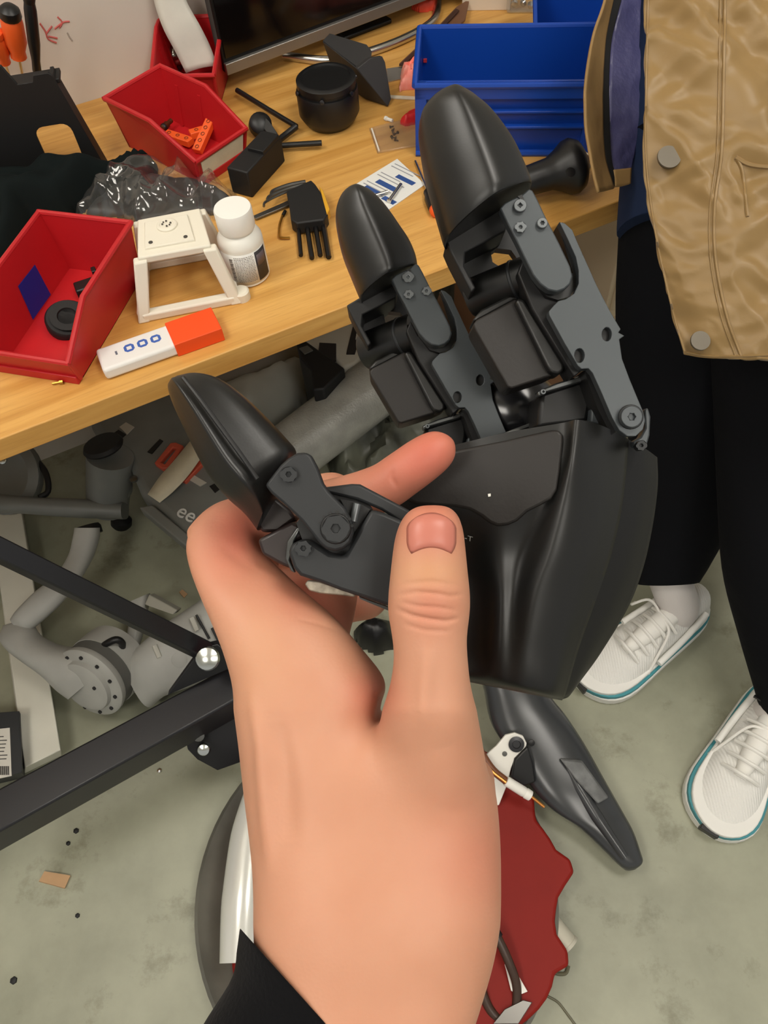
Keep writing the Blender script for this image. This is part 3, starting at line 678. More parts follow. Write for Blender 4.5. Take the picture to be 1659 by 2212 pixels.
MB().plate(gp((838, 205), (930, 210), (930, 216), (838, 211), z=T + .002), (0, 0, -.0015)).build('ruler_edge', mat('ruler_white', rgb(220, 210, 190), .5), t, world=True)
t = thing('white_carton', 'pale cream carton behind the ledged blue bin near the photo top', 'box', G(1050, 20, T), math.radians(-9))
MB().box((0, .03, .025), (.085, .07, .05)).build('carton_body', mat('carton_cream', rgb(222, 208, 188), .7), t, bevel=.001)
MB().box((0, .03, .0505), (.03, .07, .001)).build('carton_tape', mat('carton_tape', rgb(232, 222, 204), .4), t)
t = thing('parts_packet', 'clear packet of metal parts leaning on the blue bin behind', 'packet', G(1125, 35, T), math.radians(-9))
for k in range(9):
    MB().lathe([(.003, 0), (.006, .002), (.006, .007), (.003, .009)], (-.012 + (k % 3) * .012, .015 + .004 * (k % 2), .010 + (k // 3) * .018), (math.sin(k), math.cos(k), .4), 10).build('metal_part', STEEL, t)
MB().box((0, .018, .034), (.05, .022, .066)).build('packet_film', film_mat('packet_film', (.92, .95, .98, 1), .92, .1), t, bevel=.004)
driver('small screwdriver with orange and black handle beside the leaflet', G(945, 462, T + .008), G(897, 348, T + .003), .0095, BLACK, ORANGE, .055, .0016)
# black knob handle
a, b = G(1128, 395, T + .030), G(1258, 352, T + .040)
t = thing('black_knob_tool', 'black bulbous tool handle with a silver end in front of the blue bin', 'tool handle', (b[0], b[1], T))
L = np.linalg.norm(b - a)
MB().lathe([(.008, 0), (.019, .002), (.020, L * .25), (.021, L * .45), (.027, L * .60), (.0345, L * .74), (.036, L * .84), (.031, L * .95), (.020, L * 1.02), (.006, L * 1.03)], a, b - a, 36).build('handle_body', BLACK, t, world=True)
MB().lathe([(.013, 0), (.0135, .004), (.011, .007), (.003, .008)], a + (b - a) * 1.02, b - a, 20).build('silver_end', STEEL, t, world=True)
MB().lathe([(.006, 0), (.0065, .0015), (.003, .002)], V(1232, 373, np.dot(b - CP, FW) - .034), -FW, 12).build('black_button', BLACK, t, world=True)
t = thing('small_screw', 'tiny brass screw on the table edge below the red bin', 'screw', G(124, 828, T))
MB().cyl(G(113, 829, T + .002), G(130, 826, T + .002), .0016, n=8).build('screw_thread', mat('brass', None), t, world=True); MB().cyl(G(129, 826, T + .002), G(137, 825, T + .002), .0030, n=8).build('screw_head', mat('brass', None), t, world=True)

# ------------------------------------------------------------------ under the table: steel frame
FB = mat('black_painted_steel', rgb(25, 25, 29), .36, bump=(40, .06, .001))
CHR = mat('zinc_bolt', rgb(210, 214, 210), .22, 1.0)
t = thing('gantry_stand', 'black square steel tube stand with a diagonal brace beside the grey robot arm', 'stand', G(520, 1466, 0))
zt = .25
u0, u1, m0, m1 = G(-90, 1749, zt), G(560, 1403, zt), G(-90, 1846, zt), G(560, 1484, zt); dn = np.array([0, 0, -.068])
MB().hexa([m0 + dn, m1 + dn, u1 + dn, u0 + dn], [m0, m1, u1, u0]).build('square_beam', FB, t, world=True, bevel=.004)
b0, b1 = G(-120, 1130, .62), G(470, 1420, .285)
x_ = np.array([.012, .009, 0]); y_ = np.array([0, 0, .016])
MB().hexa([b0 - x_ - y_, b1 - x_ - y_, b1 + x_ - y_, b0 + x_ - y_], [b0 - x_ + y_, b1 - x_ + y_, b1 + x_ + y_, b0 + x_ + y_]).build('diagonal_brace', FB, t, world=True, bevel=.003)
MB().plate([G(362, 1502, .262), G(436, 1400, .31), G(470, 1392, .315), G(500, 1420, .30), G(506, 1440, .262)], (.0, .010, -.004)).build('gusset', FB, t, world=True, bevel=.001)
MB().lathe([(.003, 0), (.0165, .001), (.0185, .005), (.0165, .011), (.008, .014), (.002, .0145)], G(450, 1422, .315), (.05, -.45, .9), 20).build('bolt', CHR, t, world=True)
MB().lathe([(.003, 0), (.0065, .001), (.0065, .005), (.002, .007)], G(429, 1386, .322), (.05, -.45, .9), 14).build('bolt', CHR, t, world=True)
MB().plate([G(405, 1620, .16), G(520, 1555, .16), G(540, 1640, .10), G(470, 1665, .10), G(425, 1640, .12)], (0, .012, .02)).build('caster_bracket', FB, t, world=True, bevel=.003)
MB().lathe([(.003, 0), (.0095, .001), (.0095, .008), (.004, .010)], G(430, 1586, .185), (.1, -.6, .8), 14).build('bolt', mat('grey_zinc', rgb(120, 120, 116), .35, .9), t, world=True)
MB().lathe([(.003, 0), (.0110, .001), (.0115, .004), (.0090, .009), (.003, .011)], G(441, 1616, .165), (.1, -.6, .8), 16).build('bolt', CHR, t, world=True)
pe = G(585, 1500, .182)
MB().box((pe[0], pe[1], .13), (.05, .05, .11)).build('caster_post', FB, t, world=True, bevel=.003)
MB().lathe([(.01, -.014), (.036, -.014), (.040, -.010), (.040, .010), (.036, .014), (.01, .014)], (pe[0], pe[1], .040), (.4, .9, 0), 28).build('caster_wheel', BLACKM, t, world=True)
bs = G(-90, 1760, 0)
MB().box((bs[0] - .02, bs[1], .16), (.05, .05, .32)).build('frame_post', FB, t, world=True, bevel=.003)

# white foot bar of the bench
wbm = mat('white_bar_paint', rgb(226, 224, 210), .55, var=(6, .12))
o = MB().hexa([G(-16, 1120, 0.0), G(50, 1105, 0.0), G(134, 1632, 0.0), G(52, 1672, 0.0)], [G(-20, 1112, .05), G(47, 1105, .05), G(131, 1620, .05), G(54, 1658, .05)]).build('foot_bar', wbm, None, bevel=.002)
tag(o, 'long white painted bar lying on the floor under the grey robot arm', 'bar')
# cartons at the left edge
t = thing('parts_carton', 'dark carton with a white barcode label at the left edge of the floor', 'box', G(-20, 1620, 0))
MB().hexa([G(-120, 1560, 0), G(48, 1548, 0), G(54, 1680, 0), G(-120, 1720, 0)], [G(-130, 1548, .08), G(42, 1536, .08), G(48, 1668, .08), G(-130, 1712, .08)]).build('carton_body', mat('dark_carton', rgb(40, 42, 44), .6), t, world=True, bevel=.001)
MB().plate([G(-100, 1585, .0812), G(21, 1572, .0812), G(25, 1676, .0812), G(-100, 1702, .0812)], (0, 0, -.001)).build('white_label', mat('label_white', rgb(212, 208, 198), .6), t, world=True, smooth=0)
bc = MB()
for k in range(15):
    x = -2 + k * 1.45; w = .5 + .6 * ((k * 5) % 3) / 2
    bc.plate([G(x, 1655, .0816), G(x + w, 1655, .0816), G(x + w + .5, 1674, .0816), G(x + .5, 1674, .0816)], (0, 0, .0002))
for k in range(7):
    bc.plate([G(-30, 1592 + k * 8, .0816), G(8 + (k * 7) % 9, 1590 + k * 8, .0816), G(8 + (k * 7) % 9, 1592 + k * 8, .0816), G(-30, 1594 + k * 8, .0816)], (0, 0, .0002))
bc.build('barcode_print', mat('print_dark', rgb(60, 58, 56), .7), t, world=True, smooth=0)

# ------------------------------------------------------------------ grey robot arm lying on the floor
t = thing('robot_limb', 'dirty light grey jointed robot limb with a bolted round motor on the floor', 'robot part', G(210, 1500, 0))
def VW(x, y, d): return V(x, y, d)
MB().grid(silrows([(163, 1140, 214, 1140, 1.50, .018), (160, 1160, 212, 1165, 1.50, .022), (150, 1200, 196, 1210, 1.49, .022), (120, 1245, 165, 1262, 1.46, .02), (80, 1275, 124, 1312, 1.44, .02), (40, 1315, 75, 1355, 1.42, .02), (25, 1335, 55, 1365, 1.42, .015)], 30, 18, 2.6, vf=VW)).build('forearm', GREY, t, world=True, smooth=60)
MB().lathe([(.004, 0), (.022, .001), (.025, .006), (.025, .02)], V(188, 1134, 1.515), -UP + RT * .3, 20).build('forearm_opening', BLACKM, t, world=True)
MB().grid(silrows([(10, 1350, 52, 1338, 1.43, .02), (6, 1378, 68, 1352, 1.42, .032), (22, 1402, 84, 1376, 1.41, .035), (60, 1432, 128, 1396, 1.40, .036), (98, 1462, 190, 1402, 1.395, .036), (125, 1490, 236, 1410, 1.39, .034), (150, 1510, 258, 1424, 1.39, .028)], 30, 20, 2.4, vf=VW)).build('upper_link', GREY, t, world=True, smooth=60)
dc = V(196, 1472, 1.385); dax = -FW * .8 - UP * .42 - RT * .35; dax /= np.linalg.norm(dax)
MB().lathe([(.02, -.085), (.058, -.085), (.068, -.078), (.070, -.060), (.070, -.030)], dc, dax, 40).build('motor_base', GREY, t, world=True)
MB().lathe([(.03, -.034), (.0685, -.034), (.0685, -.006), (.03, -.006)], dc, dax, 40).build('motor_band', mat('band_grey', rgb(92, 92, 88), .5), t, world=True)
MB().lathe([(.03, -.008), (.069, -.008), (.071, -.003), (.071, .004), (.067, .008), (.052, .010), (.050, .018), (.044, .021), (.004, .021)], dc, dax, 44).build('motor_cap', GREY, t, world=True)
x1, y1, z1 = frame(dax)
for k in range(11):
    a = 2 * math.pi * k / 11
    MB().lathe([(.0015, 0), (.0036, .0004), (.0036, .0030), (.0012, .0032)], dc + dax * .0085 + (x1 * math.cos(a) + y1 * math.sin(a)) * .060, dax, 10).build('cap_bolt', DSTEEL, t, world=True)
for a in (.5, 2.6): MB().lathe([(.0015, 0), (.0034, .0004), (.0034, .003), (.0012, .0032)], dc + dax * .0205 + (x1 * math.cos(a) + y1 * math.sin(a)) * .030, dax, 10).build('cap_bolt', DSTEEL, t, world=True)
# body cylinder on the right
MB().grid(silrows([(275, 1420, 330, 1525, 1.43, .045), (300, 1395, 362, 1500, 1.42, .05), (360, 1345, 440, 1470, 1.42, .055), (420, 1305, 500, 1420, 1.43, .055), (470, 1270, 560, 1370, 1.44, .05), (520, 1240, 600, 1330, 1.45, .04)], 26, 26, 2.6, vf=VW)).build('limb_body', GREY, t, world=True, smooth=60)
for (x0, y0, x1_, y1_) in [(334, 1394, 345, 1420), (414, 1334, 426, 1362)]:
    MB().tube([V(x0, y0, 1.368), V(x1_, y1_, 1.366)], .005, 8).build('slot_lug', mat('slot_light', rgb(180, 178, 168), .5), t, world=True)
MB().tube([V(424, 1328, 1.372), V(452, 1380, 1.372)], .0022, 6).build('body_seam', BLACKM, t, world=True)
MB().plate([V(455, 1358, 1.368), V(466, 1352, 1.368), V(478, 1376, 1.368), V(468, 1384, 1.368)], FW * .006).build('dark_slot', BLACKM, t, world=True)
MB().lathe([(.002, 0), (.015, .001), (.015, .006), (.011, .008), (.002, .008)], V(388, 1424, 1.372), -FW, 20).build('round_cap', GREY, t, world=True)
MB().grid(silrows([(280, 1300, 322, 1282, 1.49, .02), (282, 1330, 318, 1318, 1.48, .022), (276, 1380, 306, 1372, 1.47, .02), (272, 1400, 300, 1395, 1.46, .015)], 14, 14, 3, vf=VW)).build('connector_stub', GREY, t, world=True, smooth=60)
MB().plate([V(322, 1284, 1.47), V(384, 1318, 1.46), V(374, 1328, 1.45), V(312, 1306, 1.46)], FW * .03).build('finned_block', mat('pale_grey', rgb(170, 168, 156), .6), t, world=True, bevel=.002)
MB().tube([V(205, 1408, 1.40), V(228, 1392, 1.375), V(250, 1382, 1.37), V(264, 1390, 1.38), V(262, 1412, 1.40), V(270, 1424, 1.41)], .0065, 10, 24).build('black_cable', BLACK, t, world=True)
MB().lathe([(.002, 0), (.012, .001), (.012, .02), (.008, .022)], V(262, 1420, 1.405), RT * .6 - UP * .8, 14).build('cable_plug', BLACK, t, world=True)

# ------------------------------------------------------------------ dark grey four-legged robot under the table
t = thing('robot_dog', 'dark grey legged robot body with white letters lying under the table', 'robot', G(420, 1100, 0))
zr = .20
MB().plate([G(x, y, zr) for x, y in [(185, 905), (300, 840), (420, 800), (560, 880), (650, 990), (620, 1110), (560, 1170), (470, 1200), (430, 1180), (350, 1110), (300, 1060), (270, 985), (215, 945)]], (0, 0, -.12)).build('robot_body', DGREY, t, world=True, bevel=.018, seg=4)
MB().plate([G(x, y, zr + .002) for x, y in [(300, 1095), (330, 1090), (430, 1175), (420, 1195)]], (0, 0, -.03)).build('side_rail', mat('rail_grey', rgb(120, 122, 118), .4), t, world=True, bevel=.003)
MB().plate([G(x, y, zr + .010) for x, y in [(333, 1000), (368, 956), (380, 955), (396, 962), (366, 1010), (350, 1012)]], (0, 0, -.014), [[G(x, y, zr + .010) for x, y in [(346, 998), (374, 966), (382, 968), (356, 1002)]]]).build('orange_frame', mat('rust_orange', rgb(196, 84, 60), .5), t, world=True, bevel=.002)
MB().plate([G(x, y, zr + .010) for x, y in [(432, 985), (442, 996), (400, 1040), (386, 1033)]], (0, 0, -.014)).build('orange_bar', mat('rust_orange', None), t, world=True, bevel=.002)
L0 = catmull([G(418, 944, zr + .016), G(372, 1000, zr + .018), G(345, 1030, zr + .014), G(319, 1068, zr + .004)], 14); R0 = catmull([G(446, 972, zr + .016), G(408, 1025, zr + .018), G(376, 1060, zr + .014), G(345, 1086, zr + .004)], 14)
MB().grid(np.array([[a, a * .5 + b * .5, b] for a, b in zip(L0, R0)]), closed=False).build('tape_strip', TAPE, t, world=True, solid=.0015, smooth=60)
for pts in [[(258, 922), (272, 912), (290, 922), (274, 938)], [(402, 1032), (412, 1022), (446, 1042), (432, 1050)], [(430, 1002), (440, 998), (470, 1016), (460, 1022)]]:
    MB().plate([G(x, y, zr + .002) for x, y in pts], (0, 0, -.003)).build('pale_sticker', mat('pale_sticker', rgb(186, 182, 170), .6), t, world=True, smooth=0)
for pts in [[(242, 938), (256, 928), (272, 938), (258, 950)], [(452, 1050), (464, 1044), (480, 1052), (464, 1064)], [(318, 976), (345, 948), (352, 952), (328, 980)]]:
    MB().plate([G(x, y, zr + .002) for x, y in pts], (0, 0, -.003)).build('dark_vent', mat('vent_black', rgb(20, 20, 20), .6), t, world=True, smooth=0)
vs, fs = text_mesh('ee', .042, .0012)
c0 = G(404, 1110, zr + .0015); xa = G(424, 1120, zr + .0015) - c0; xa /= np.linalg.norm(xa); ya = np.cross([0, 0, 1], xa)
MB().add([c0 + xa * v[0] + ya * v[1] + np.array([0, 0, v[2]]) for v in vs], fs).build('lettering', mat('letter_white', rgb(220, 220, 216), .5), t, world=True, fix=False, smooth=0)
hp = G(235, 1000, .16)
MB().cyl(G(238, 985, .22), G(232, 1095, .10), .045, .042, 26).build('hip_motor', DGREY, t, world=True)
MB().lathe([(.004, 0), (.038, .001), (.04, .005), (.036, .012), (.004, .014)], G(225, 968, .235), (-.1, .3, 1), 24).build('hip_cap', BLACKM, t, world=True)
MB().lathe([(.043, 0), (.045, .004), (.045, .016), (.043, .02)], G(236, 1058, .135), G(238, 985, .22) - G(232, 1095, .10), 26).build('bright_ring', mat('worn_ring', rgb(160, 160, 156), .35, .5), t, world=True)
MB().grid(silrows([(-60, 1058, -60, 1108, 1.50, .02), (20, 1070, 20, 1108, 1.51, .025), (110, 1075, 112, 1115, 1.53, .025), (190, 1078, 195, 1120, 1.55, .03), (270, 1085, 270, 1122, 1.56, .025)], 22, 16, 2.6, vf=VW)).build('thigh', DGREY, t, world=True, smooth=60)
MB().lathe([(.006, 0), (.070, .002), (.078, .012), (.078, .03), (.060, .038), (.05, .034), (.006, .036)], V(30, 1030, 1.58), -FW - RT * .2, 32).build('knee_motor', DGREY, t, world=True)
MB().tube([V(70, 985, 1.56), V(98, 1020, 1.54), V(104, 1060, 1.53), V(85, 1075, 1.52)], .006, 8, 14).build('knee_rim', BLACKM, t, world=True)
MB().lathe([(.004, 0), (.016, .002), (.022, .010), (.022, .022), (.014, .030), (.004, .032)], G(262, 1140, .0), (.3, .4, 1), 22).build('rubber_foot', BLACKM, t, world=True)
MB().lathe([(.003, 0), (.008, .001), (.008, .006), (.003, .008)], V(8, 994, 1.52), -FW, 12).build('bolt', CHR, t, world=True)
MB().lathe([(.003, 0), (.008, .001), (.008, .006), (.003, .008)], G(290, 1037, zr), (0, 0, 1), 12).build('bolt', mat('grey_zinc', None), t, world=True)

# ------------------------------------------------------------------ wrapped tube, bags and parts further back under the table
film = mat('grey_bubble_wrap', rgb(168, 168, 160), .2, bump=(240, .55, .002), var=(20, .25))
ta, tbp = V(560, 1030, 1.60), V(900, 770, 1.66)
o = MB().tube([ta, ta * .7 + tbp * .3, ta * .35 + tbp * .65, tbp], .064, 36, 30).build('wrapped_tube', film, None, smooth=70)
tag(o, 'thick grey tube in shiny plastic wrap running behind the robot fingers', 'tube')
poly = [tuple(G(x, y, 0)[:2]) for x, y in [(380, 890), (520, 790), (640, 740), (700, 830), (640, 930), (560, 1000), (450, 940)]]
tag(mound(keep(poly), 0, .16, .12, .014, 7, .05, 21).build('grey_sack', mat('grey_plastic_sack', rgb(192, 193, 184), .4, var=(6, .15)), None, smooth=80), 'pale grey plastic sack on the floor under the table edge', 'sack')
t = thing('slotted_panel', 'white plastic panel with dark slots under the table', 'panel', G(760, 750, .20))
pts = [(650, 735), (730, 690), (800, 660), (812, 690), (806, 740), (770, 785), (742, 795), (720, 770)]
MB().plate([G(x, y, .20) for x, y in pts], (0, 0, -.20)).build('panel_body', mat('panel_white', rgb(206, 204, 192), .5), t, world=True, bevel=.008, seg=3)
for pts in [[(766, 690), (788, 694), (778, 730), (766, 764), (748, 764), (756, 730)], [(690, 740), (726, 742), (726, 778), (715, 782), (688, 758)]]:
    MB().plate([G(x, y, .203) for x, y in pts], (0, 0, -.004)).build('dark_slot', mat('slot_dark', rgb(40, 36, 36), .6), t, world=True)
MB().plate([G(x, y, .206) for x, y in [(770, 720), (784, 716), (782, 728), (768, 732)]], (0, 0, -.004)).build('slot_tab', mat('panel_white', None), t, world=True)
poly = [tuple(G(x, y, 0)[:2]) for x, y in [(582, 785), (600, 755), (640, 742), (690, 760), (684, 792), (640, 808), (600, 800)]]
tag(mound(keep(poly), .0, .24, .06, .010, 22, .03, 23, True).build('white_rag', mat('white_rag_cloth', rgb(196, 196, 188), .8, bump=(160, .5, .003)), None, smooth=40), 'crumpled white rag under the table next to the slotted panel', 'rag')
t = thing('black_tray', 'black slotted plastic tray standing between the white rag and the slotted panel', 'tray', G(690, 800, .05))
MB().plate([G(x, y, .24) for x, y in [(640, 742), (660, 735), (745, 795), (700, 840), (676, 842), (672, 800), (650, 775)]], (0, 0, -.24)).build('tray_body', BLACKM, t, world=True, bevel=.004)
MB().plate([G(x, y, .243) for x, y in [(646, 752), (664, 746), (676, 756), (658, 764)]], (0, 0, -.004)).build('tray_pocket', mat('pocket_grey', rgb(96, 96, 90), .6), t, world=True)
poly = [tuple(G(x, y, 0)[:2]) for x, y in [(700, 1010), (760, 950), (860, 900), (980, 880), (1010, 960), (960, 1010), (860, 1060), (740, 1070)]]
tag(mound(poly, 0, .10, .08, .012, 12, .06, 25, True).build('black_rubble_bag', mat('black_bag', rgb(44, 45, 40), .4, var=(9, .5), col2=rgb(110, 112, 98)), None, smooth=60), 'dark crumpled bag on the floor seen behind the robot thumb', 'bag')
poly = [tuple(G(x, y, 0)[:2]) for x, y in [(930, 660), (990, 620), (1060, 640), (1080, 720), (1010, 780), (950, 740)]]
tag(mound(poly, 0, .18, .08, .012, 14, .06, 27, True).build('grey_netting', mat('grey_net', rgb(112, 114, 106), .6, var=(14, .4)), None, smooth=60), 'grey mottled netting on the floor glimpsed between the two robot fingers', 'netting')
poly = [tuple(G(x, y, 0)[:2]) for x, y in [(760, 1370), (800, 1340), (850, 1350), (860, 1400), (820, 1420), (775, 1405)]]
tag(mound(poly, 0, .06, .03, .006, 30, .02, 28, True).build('black_tool_pouch', BLACK, None, smooth=50), 'black object on the floor seen in the gap beside the gripping thumb', 'pouch')
# cabinet under the right end of the table
t = thing('cream_cabinet', 'cream cabinet under the right end of the workbench', 'cabinet', TP(1.02, 1.03, 0), TA)
MB().box((0, 0, .34), (.40, .42, .68)).build('cabinet_body', mat('cream_paint', rgb(214, 196, 164), .55), t, bevel=.003)
MB().box((0, -.212, .52), (.38, .008, .30)).build('drawer_front', mat('cream_paint', None), t, bevel=.003)
MB().box((0, -.212, .18), (.38, .008, .33)).build('drawer_front', mat('cream_paint', None), t, bevel=.003)
MB().tube([(-.06, -.214, .60), (-.06, -.235, .60), (.06, -.235, .60), (.06, -.214, .60)], .006, 8).build('drawer_handle', BLACK, t)
t = thing('cardboard_carton', 'brown cardboard carton standing beside the cream cabinet', 'box', TP(.74, .98, 0), TA)
MB().box((0, 0, .16), (.13, .30, .32)).build('carton_body', mat('brown_card', rgb(134, 96, 66), .85), t, bevel=.002)
MB().plate([(-.06, -.15, .32), (.06, -.15, .32), (.05, -.24, .36), (-.05, -.24, .36)], (0, 0, .004)).build('carton_flap', mat('brown_card', None), t)

# ------------------------------------------------------------------ red base on the floor with cables
t = thing('red_turntable', 'round red lobed plate in a grey metal dish on the floor behind the hand', 'turntable', (-.06, .165, 0))
MB().lathe([(.02, 0), (.22, 0), (.262, .012), (.284, .036), (.288, .046), (.282, .050), (.262, .034), (.23, .020), (.02, .018)], (-.01, 0, 0), n=72).build('grey_dish', mat('dull_grey_metal', rgb(128, 126, 116), .4, .5, var=(9, .4)), t)
pl = []
for k in range(96):
    a = 2 * math.pi * k / 96; r = .262 + .008 * math.sin(a * 9 + .8) + (.022 * max(0, math.cos((a - .02) * 14)) if abs(a - .0) < .5 or a > 5.8 else 0)
    pl.append((.018 + r * math.cos(a), r * math.sin(a), .056))
MB().plate(pl, (0, 0, -.022)).build('red_plate', mat('dark_red_plastic', rgb(132, 28, 20), .55, spec=.2, var=(5, .25), bump=(60, .15, .001)), t, bevel=.005, seg=3)
o = MB().tube([V(575, 1660, 1.275), V(545, 1800, 1.22), V(530, 1950, 1.165), V(522, 2080, 1.125)], [.022, .033, .036, .032], 24, 24).build('silver_pipe', mat('polished_pipe', rgb(222, 222, 216), .22, .25), t, world=True)
# white bracket and wires
t = thing('white_bracket', 'white painted metal bracket with a screw beside the dark robot shin', 'bracket', V(1100, 1650, 1.28))
MB().plate([V(x, y, 1.268) for x, y in [(1040, 1640), (1072, 1612), (1092, 1588), (1112, 1583), (1130, 1590), (1138, 1606), (1134, 1622), (1112, 1640), (1104, 1660), (1094, 1700), (1078, 1740), (1040, 1740)]], FW * .006).build('bracket_plate', WHITE, t, world=True, bevel=.0012)
MB().lathe([(.004, 0), (.0125, .0006), (.013, .003), (.007, .0038), (.006, .0022), (.001, .0022)], V(1115, 1607, 1.2675), -FW, 22).build('screw', DSTEEL, t, world=True)
MB().lathe([(.001, 0), (.0042, .0003), (.0042, .0012), (.001, .0014)], V(1090, 1628, 1.2675), -FW, 14).build('rivet', mat('grey_zinc', None), t, world=True)
t = thing('stripped_wire', 'copper wire with a white ferrule sticking out past the wrist', 'wire', V(1110, 1700, 1.24))
MB().tube([V(1030, 1610, 1.262), V(1062, 1660, 1.25), V(1094, 1688, 1.24)], .0064, 10, 12).build('brown_sheath', mat('brown_sheath', rgb(112, 66, 40), .5), t, world=True)
MB().tube([V(1040, 1640, 1.252), V(1066, 1668, 1.242), V(1094, 1690, 1.232)], .0028, 8, 12).build('copper_strand', mat('copper_wire', rgb(216, 150, 80), .3, .8), t, world=True)
MB().lathe([(.004, 0), (.0081, .001), (.0085, .034), (.0076, .0365), (.0089, .039), (.0083, .047), (.004, .048)], V(1092, 1686, 1.24), V(1150, 1722, 1.24) - V(1092, 1686, 1.24), 18).build('white_ferrule', WHITE, t, world=True)
MB().tube([V(1146, 1719, 1.24), V(1176, 1743, 1.235)], .0025, 8).build('bare_end', mat('copper_wire', None), t, world=True)
t = thing('robot_shin', 'dark grey curved robot shin standing on its narrow foot beside the red plate', 'robot part', G(1372, 1868, 0))
rows = [(1030, 1440, 1150, 1440, 1.36, .038), (1045, 1490, 1190, 1505, 1.35, .040), (1060, 1560, 1222, 1545, 1.335, .040), (1098, 1622, 1262, 1606, 1.315, .038), (1146, 1698, 1306, 1684, 1.29, .035), (1190, 1745, 1342, 1748, 1.275, .032), (1246, 1782, 1366, 1792, 1.262, .028), (1300, 1832, 1382, 1838, 1.25, .025), (1330, 1862, 1386, 1856, 1.243, .020), (1346, 1876, 1374, 1872, 1.24, .010)]
MB().grid(silrows(rows, 44, 30, 2.5, vf=VW)).build('shin_shell', mat('worn_dark_plastic', rgb(62, 64, 66), .26, var=(7, .3)), t, world=True, smooth=60)
MB().tube([V(1215, 1640, 1.280), V(1250, 1700, 1.262), V(1290, 1765, 1.243), V(1350, 1852, 1.220)], [.006, .010, .010, .006], 12, 24).build('shin_ridge', mat('worn_dark_plastic', None), t, world=True)
MB().plate([V(1210, 1640, 1.264), V(1258, 1644, 1.264), V(1316, 1724, 1.244), V(1292, 1738, 1.240), V(1248, 1690, 1.250)], FW * .01).build('scuffed_patch', mat('scuffed_grey', rgb(112, 114, 114), .3, var=(60, .4)), t, world=True, bevel=.003)
MB().plate([V(x, y, 1.262) for x, y in [(1112, 1640), (1140, 1612), (1152, 1648), (1158, 1690), (1130, 1700), (1104, 1680)]], FW * .02).build('ankle_clip', BLACK, t, world=True, bevel=.003)
MB().lathe([(.002, 0), (.0055, .0005), (.0055, .002), (.002, .003)], V(1148, 1604, 1.276), -FW, 12).build('bolt', BLACK, t, world=True)
t = thing('cable_loop', 'brown black cable looping over the red plate beside the wrist', 'cable', V(1080, 2100, 1.14))
MB().tube([V(1050, 1985, 1.155), V(1072, 2020, 1.145), V(1098, 2075, 1.135), V(1116, 2130, 1.13), V(1112, 2185, 1.125), V(1090, 2206, 1.12), V(1058, 2180, 1.125), V(1035, 2120, 1.135), V(1020, 2060, 1.15)], .0068, 12, 48).build('cable_jacket', mat('brown_cable', rgb(62, 44, 34), .4), t, world=True)
MB().tube([V(1058, 1996, 1.150), V(1076, 2026, 1.142)], .0086, 12).build('cable_sleeve', BLACK, t, world=True)
for nm, lab, pts, z in [('white_tape', 'white tape flap on the cable over the red plate', [(1090, 2082), (1108, 2086), (1140, 2142), (1120, 2150), (1104, 2140)], .064), ('silver_strip', 'grey metal strip at the bottom edge beside the cable loop', [(1065, 2212), (1090, 2180), (1130, 2160), (1150, 2165), (1120, 2212)], .064)]:
    o = MB().plate([G(x, y, z) for x, y in pts], (0, 0, -.004)).build(nm, WHITE if nm == 'white_tape' else mat('worn_steel', None), None, bevel=.0008); tag(o, lab, 'tape' if nm == 'white_tape' else 'metal strip')
t = thing('white_tube', 'short white plastic tube sticking out from under the red plate', 'tube', G(1215, 2040, 0))
MB().cyl(G(1175, 1985, .03), G(1222, 2042, .022), .020, n=24).build('tube_wall', mat('tube_white', rgb(190, 186, 170), .45), t, world=True)
MB().lathe([(.016, 0), (.021, .001), (.021, .006), (.016, .007)], G(1220, 2040, .022), G(1222, 2042, .022) - G(1175, 1985, .03), 24).build('tube_collar', mat('tube_white', None), t, world=True)
o = MB().tube([G(x, y, .003) for x, y in [(1194, 2075), (1190, 2095), (1205, 2103), (1222, 2102), (1228, 2086)]], .0028, 8, 20).build('wire_offcut', mat('olive_wire', rgb(96, 92, 70), .5), None); tag(o, 'bent offcut of olive wire on the floor by the white tube', 'wire')
o = MB().tube([G(x, y, .0015) for x, y in [(1160, 2132), (1180, 2150), (1205, 2165), (1225, 2190), (1244, 2216)]], .0018, 6, 20).build('string', mat('olive_wire', None), None); tag(o, 'thin brown string on the floor near the bottom edge', 'string')
o = MB().hexa([G(84, 1905, 0), G(96, 1884, 0), G(152, 1893, 0), G(140, 1920, 0)], [G(84, 1903, .006), G(96, 1882, .008), G(152, 1891, .006), G(140, 1918, .005)]).build('cardboard_scrap', CARD, None); tag(o, 'small torn cardboard scrap on the bare floor at lower left', 'scrap')
o = MB().hexa([G(387, 1280, 0), G(394, 1274, 0), G(405, 1284, 0), G(398, 1292, 0)], [G(387, 1279, .004), G(394, 1273, .005), G(405, 1283, .004), G(398, 1291, .004)]).build('cardboard_scrap', CARD, None); tag(o, 'tiny cardboard scrap on the floor above the limb body', 'scrap')
for (x, y, r, m_, lab) in [(345, 1665, .005, STEEL, 'tiny shiny nut on the floor below the steel frame'), (148, 1822, .004, BLACKM, 'dark crumb on the floor above the cardboard scrap'), (165, 1795, .005, BLACKM, 'dark flake on the floor close under the steel frame'), (30, 2118, .006, BLACKM, 'dark chip on the floor near the left edge'), (168, 1978, .004, BLACKM, 'small dark speck on the floor right of the cardboard scrap')]:
    o = MB().lathe([(r * .3, 0), (r, .0004), (r * .9, .003), (r * .3, .004)], G(x, y, 0), (0, 0, 1), 6).build('floor_debris', m_, None); tag(o, lab, 'debris')

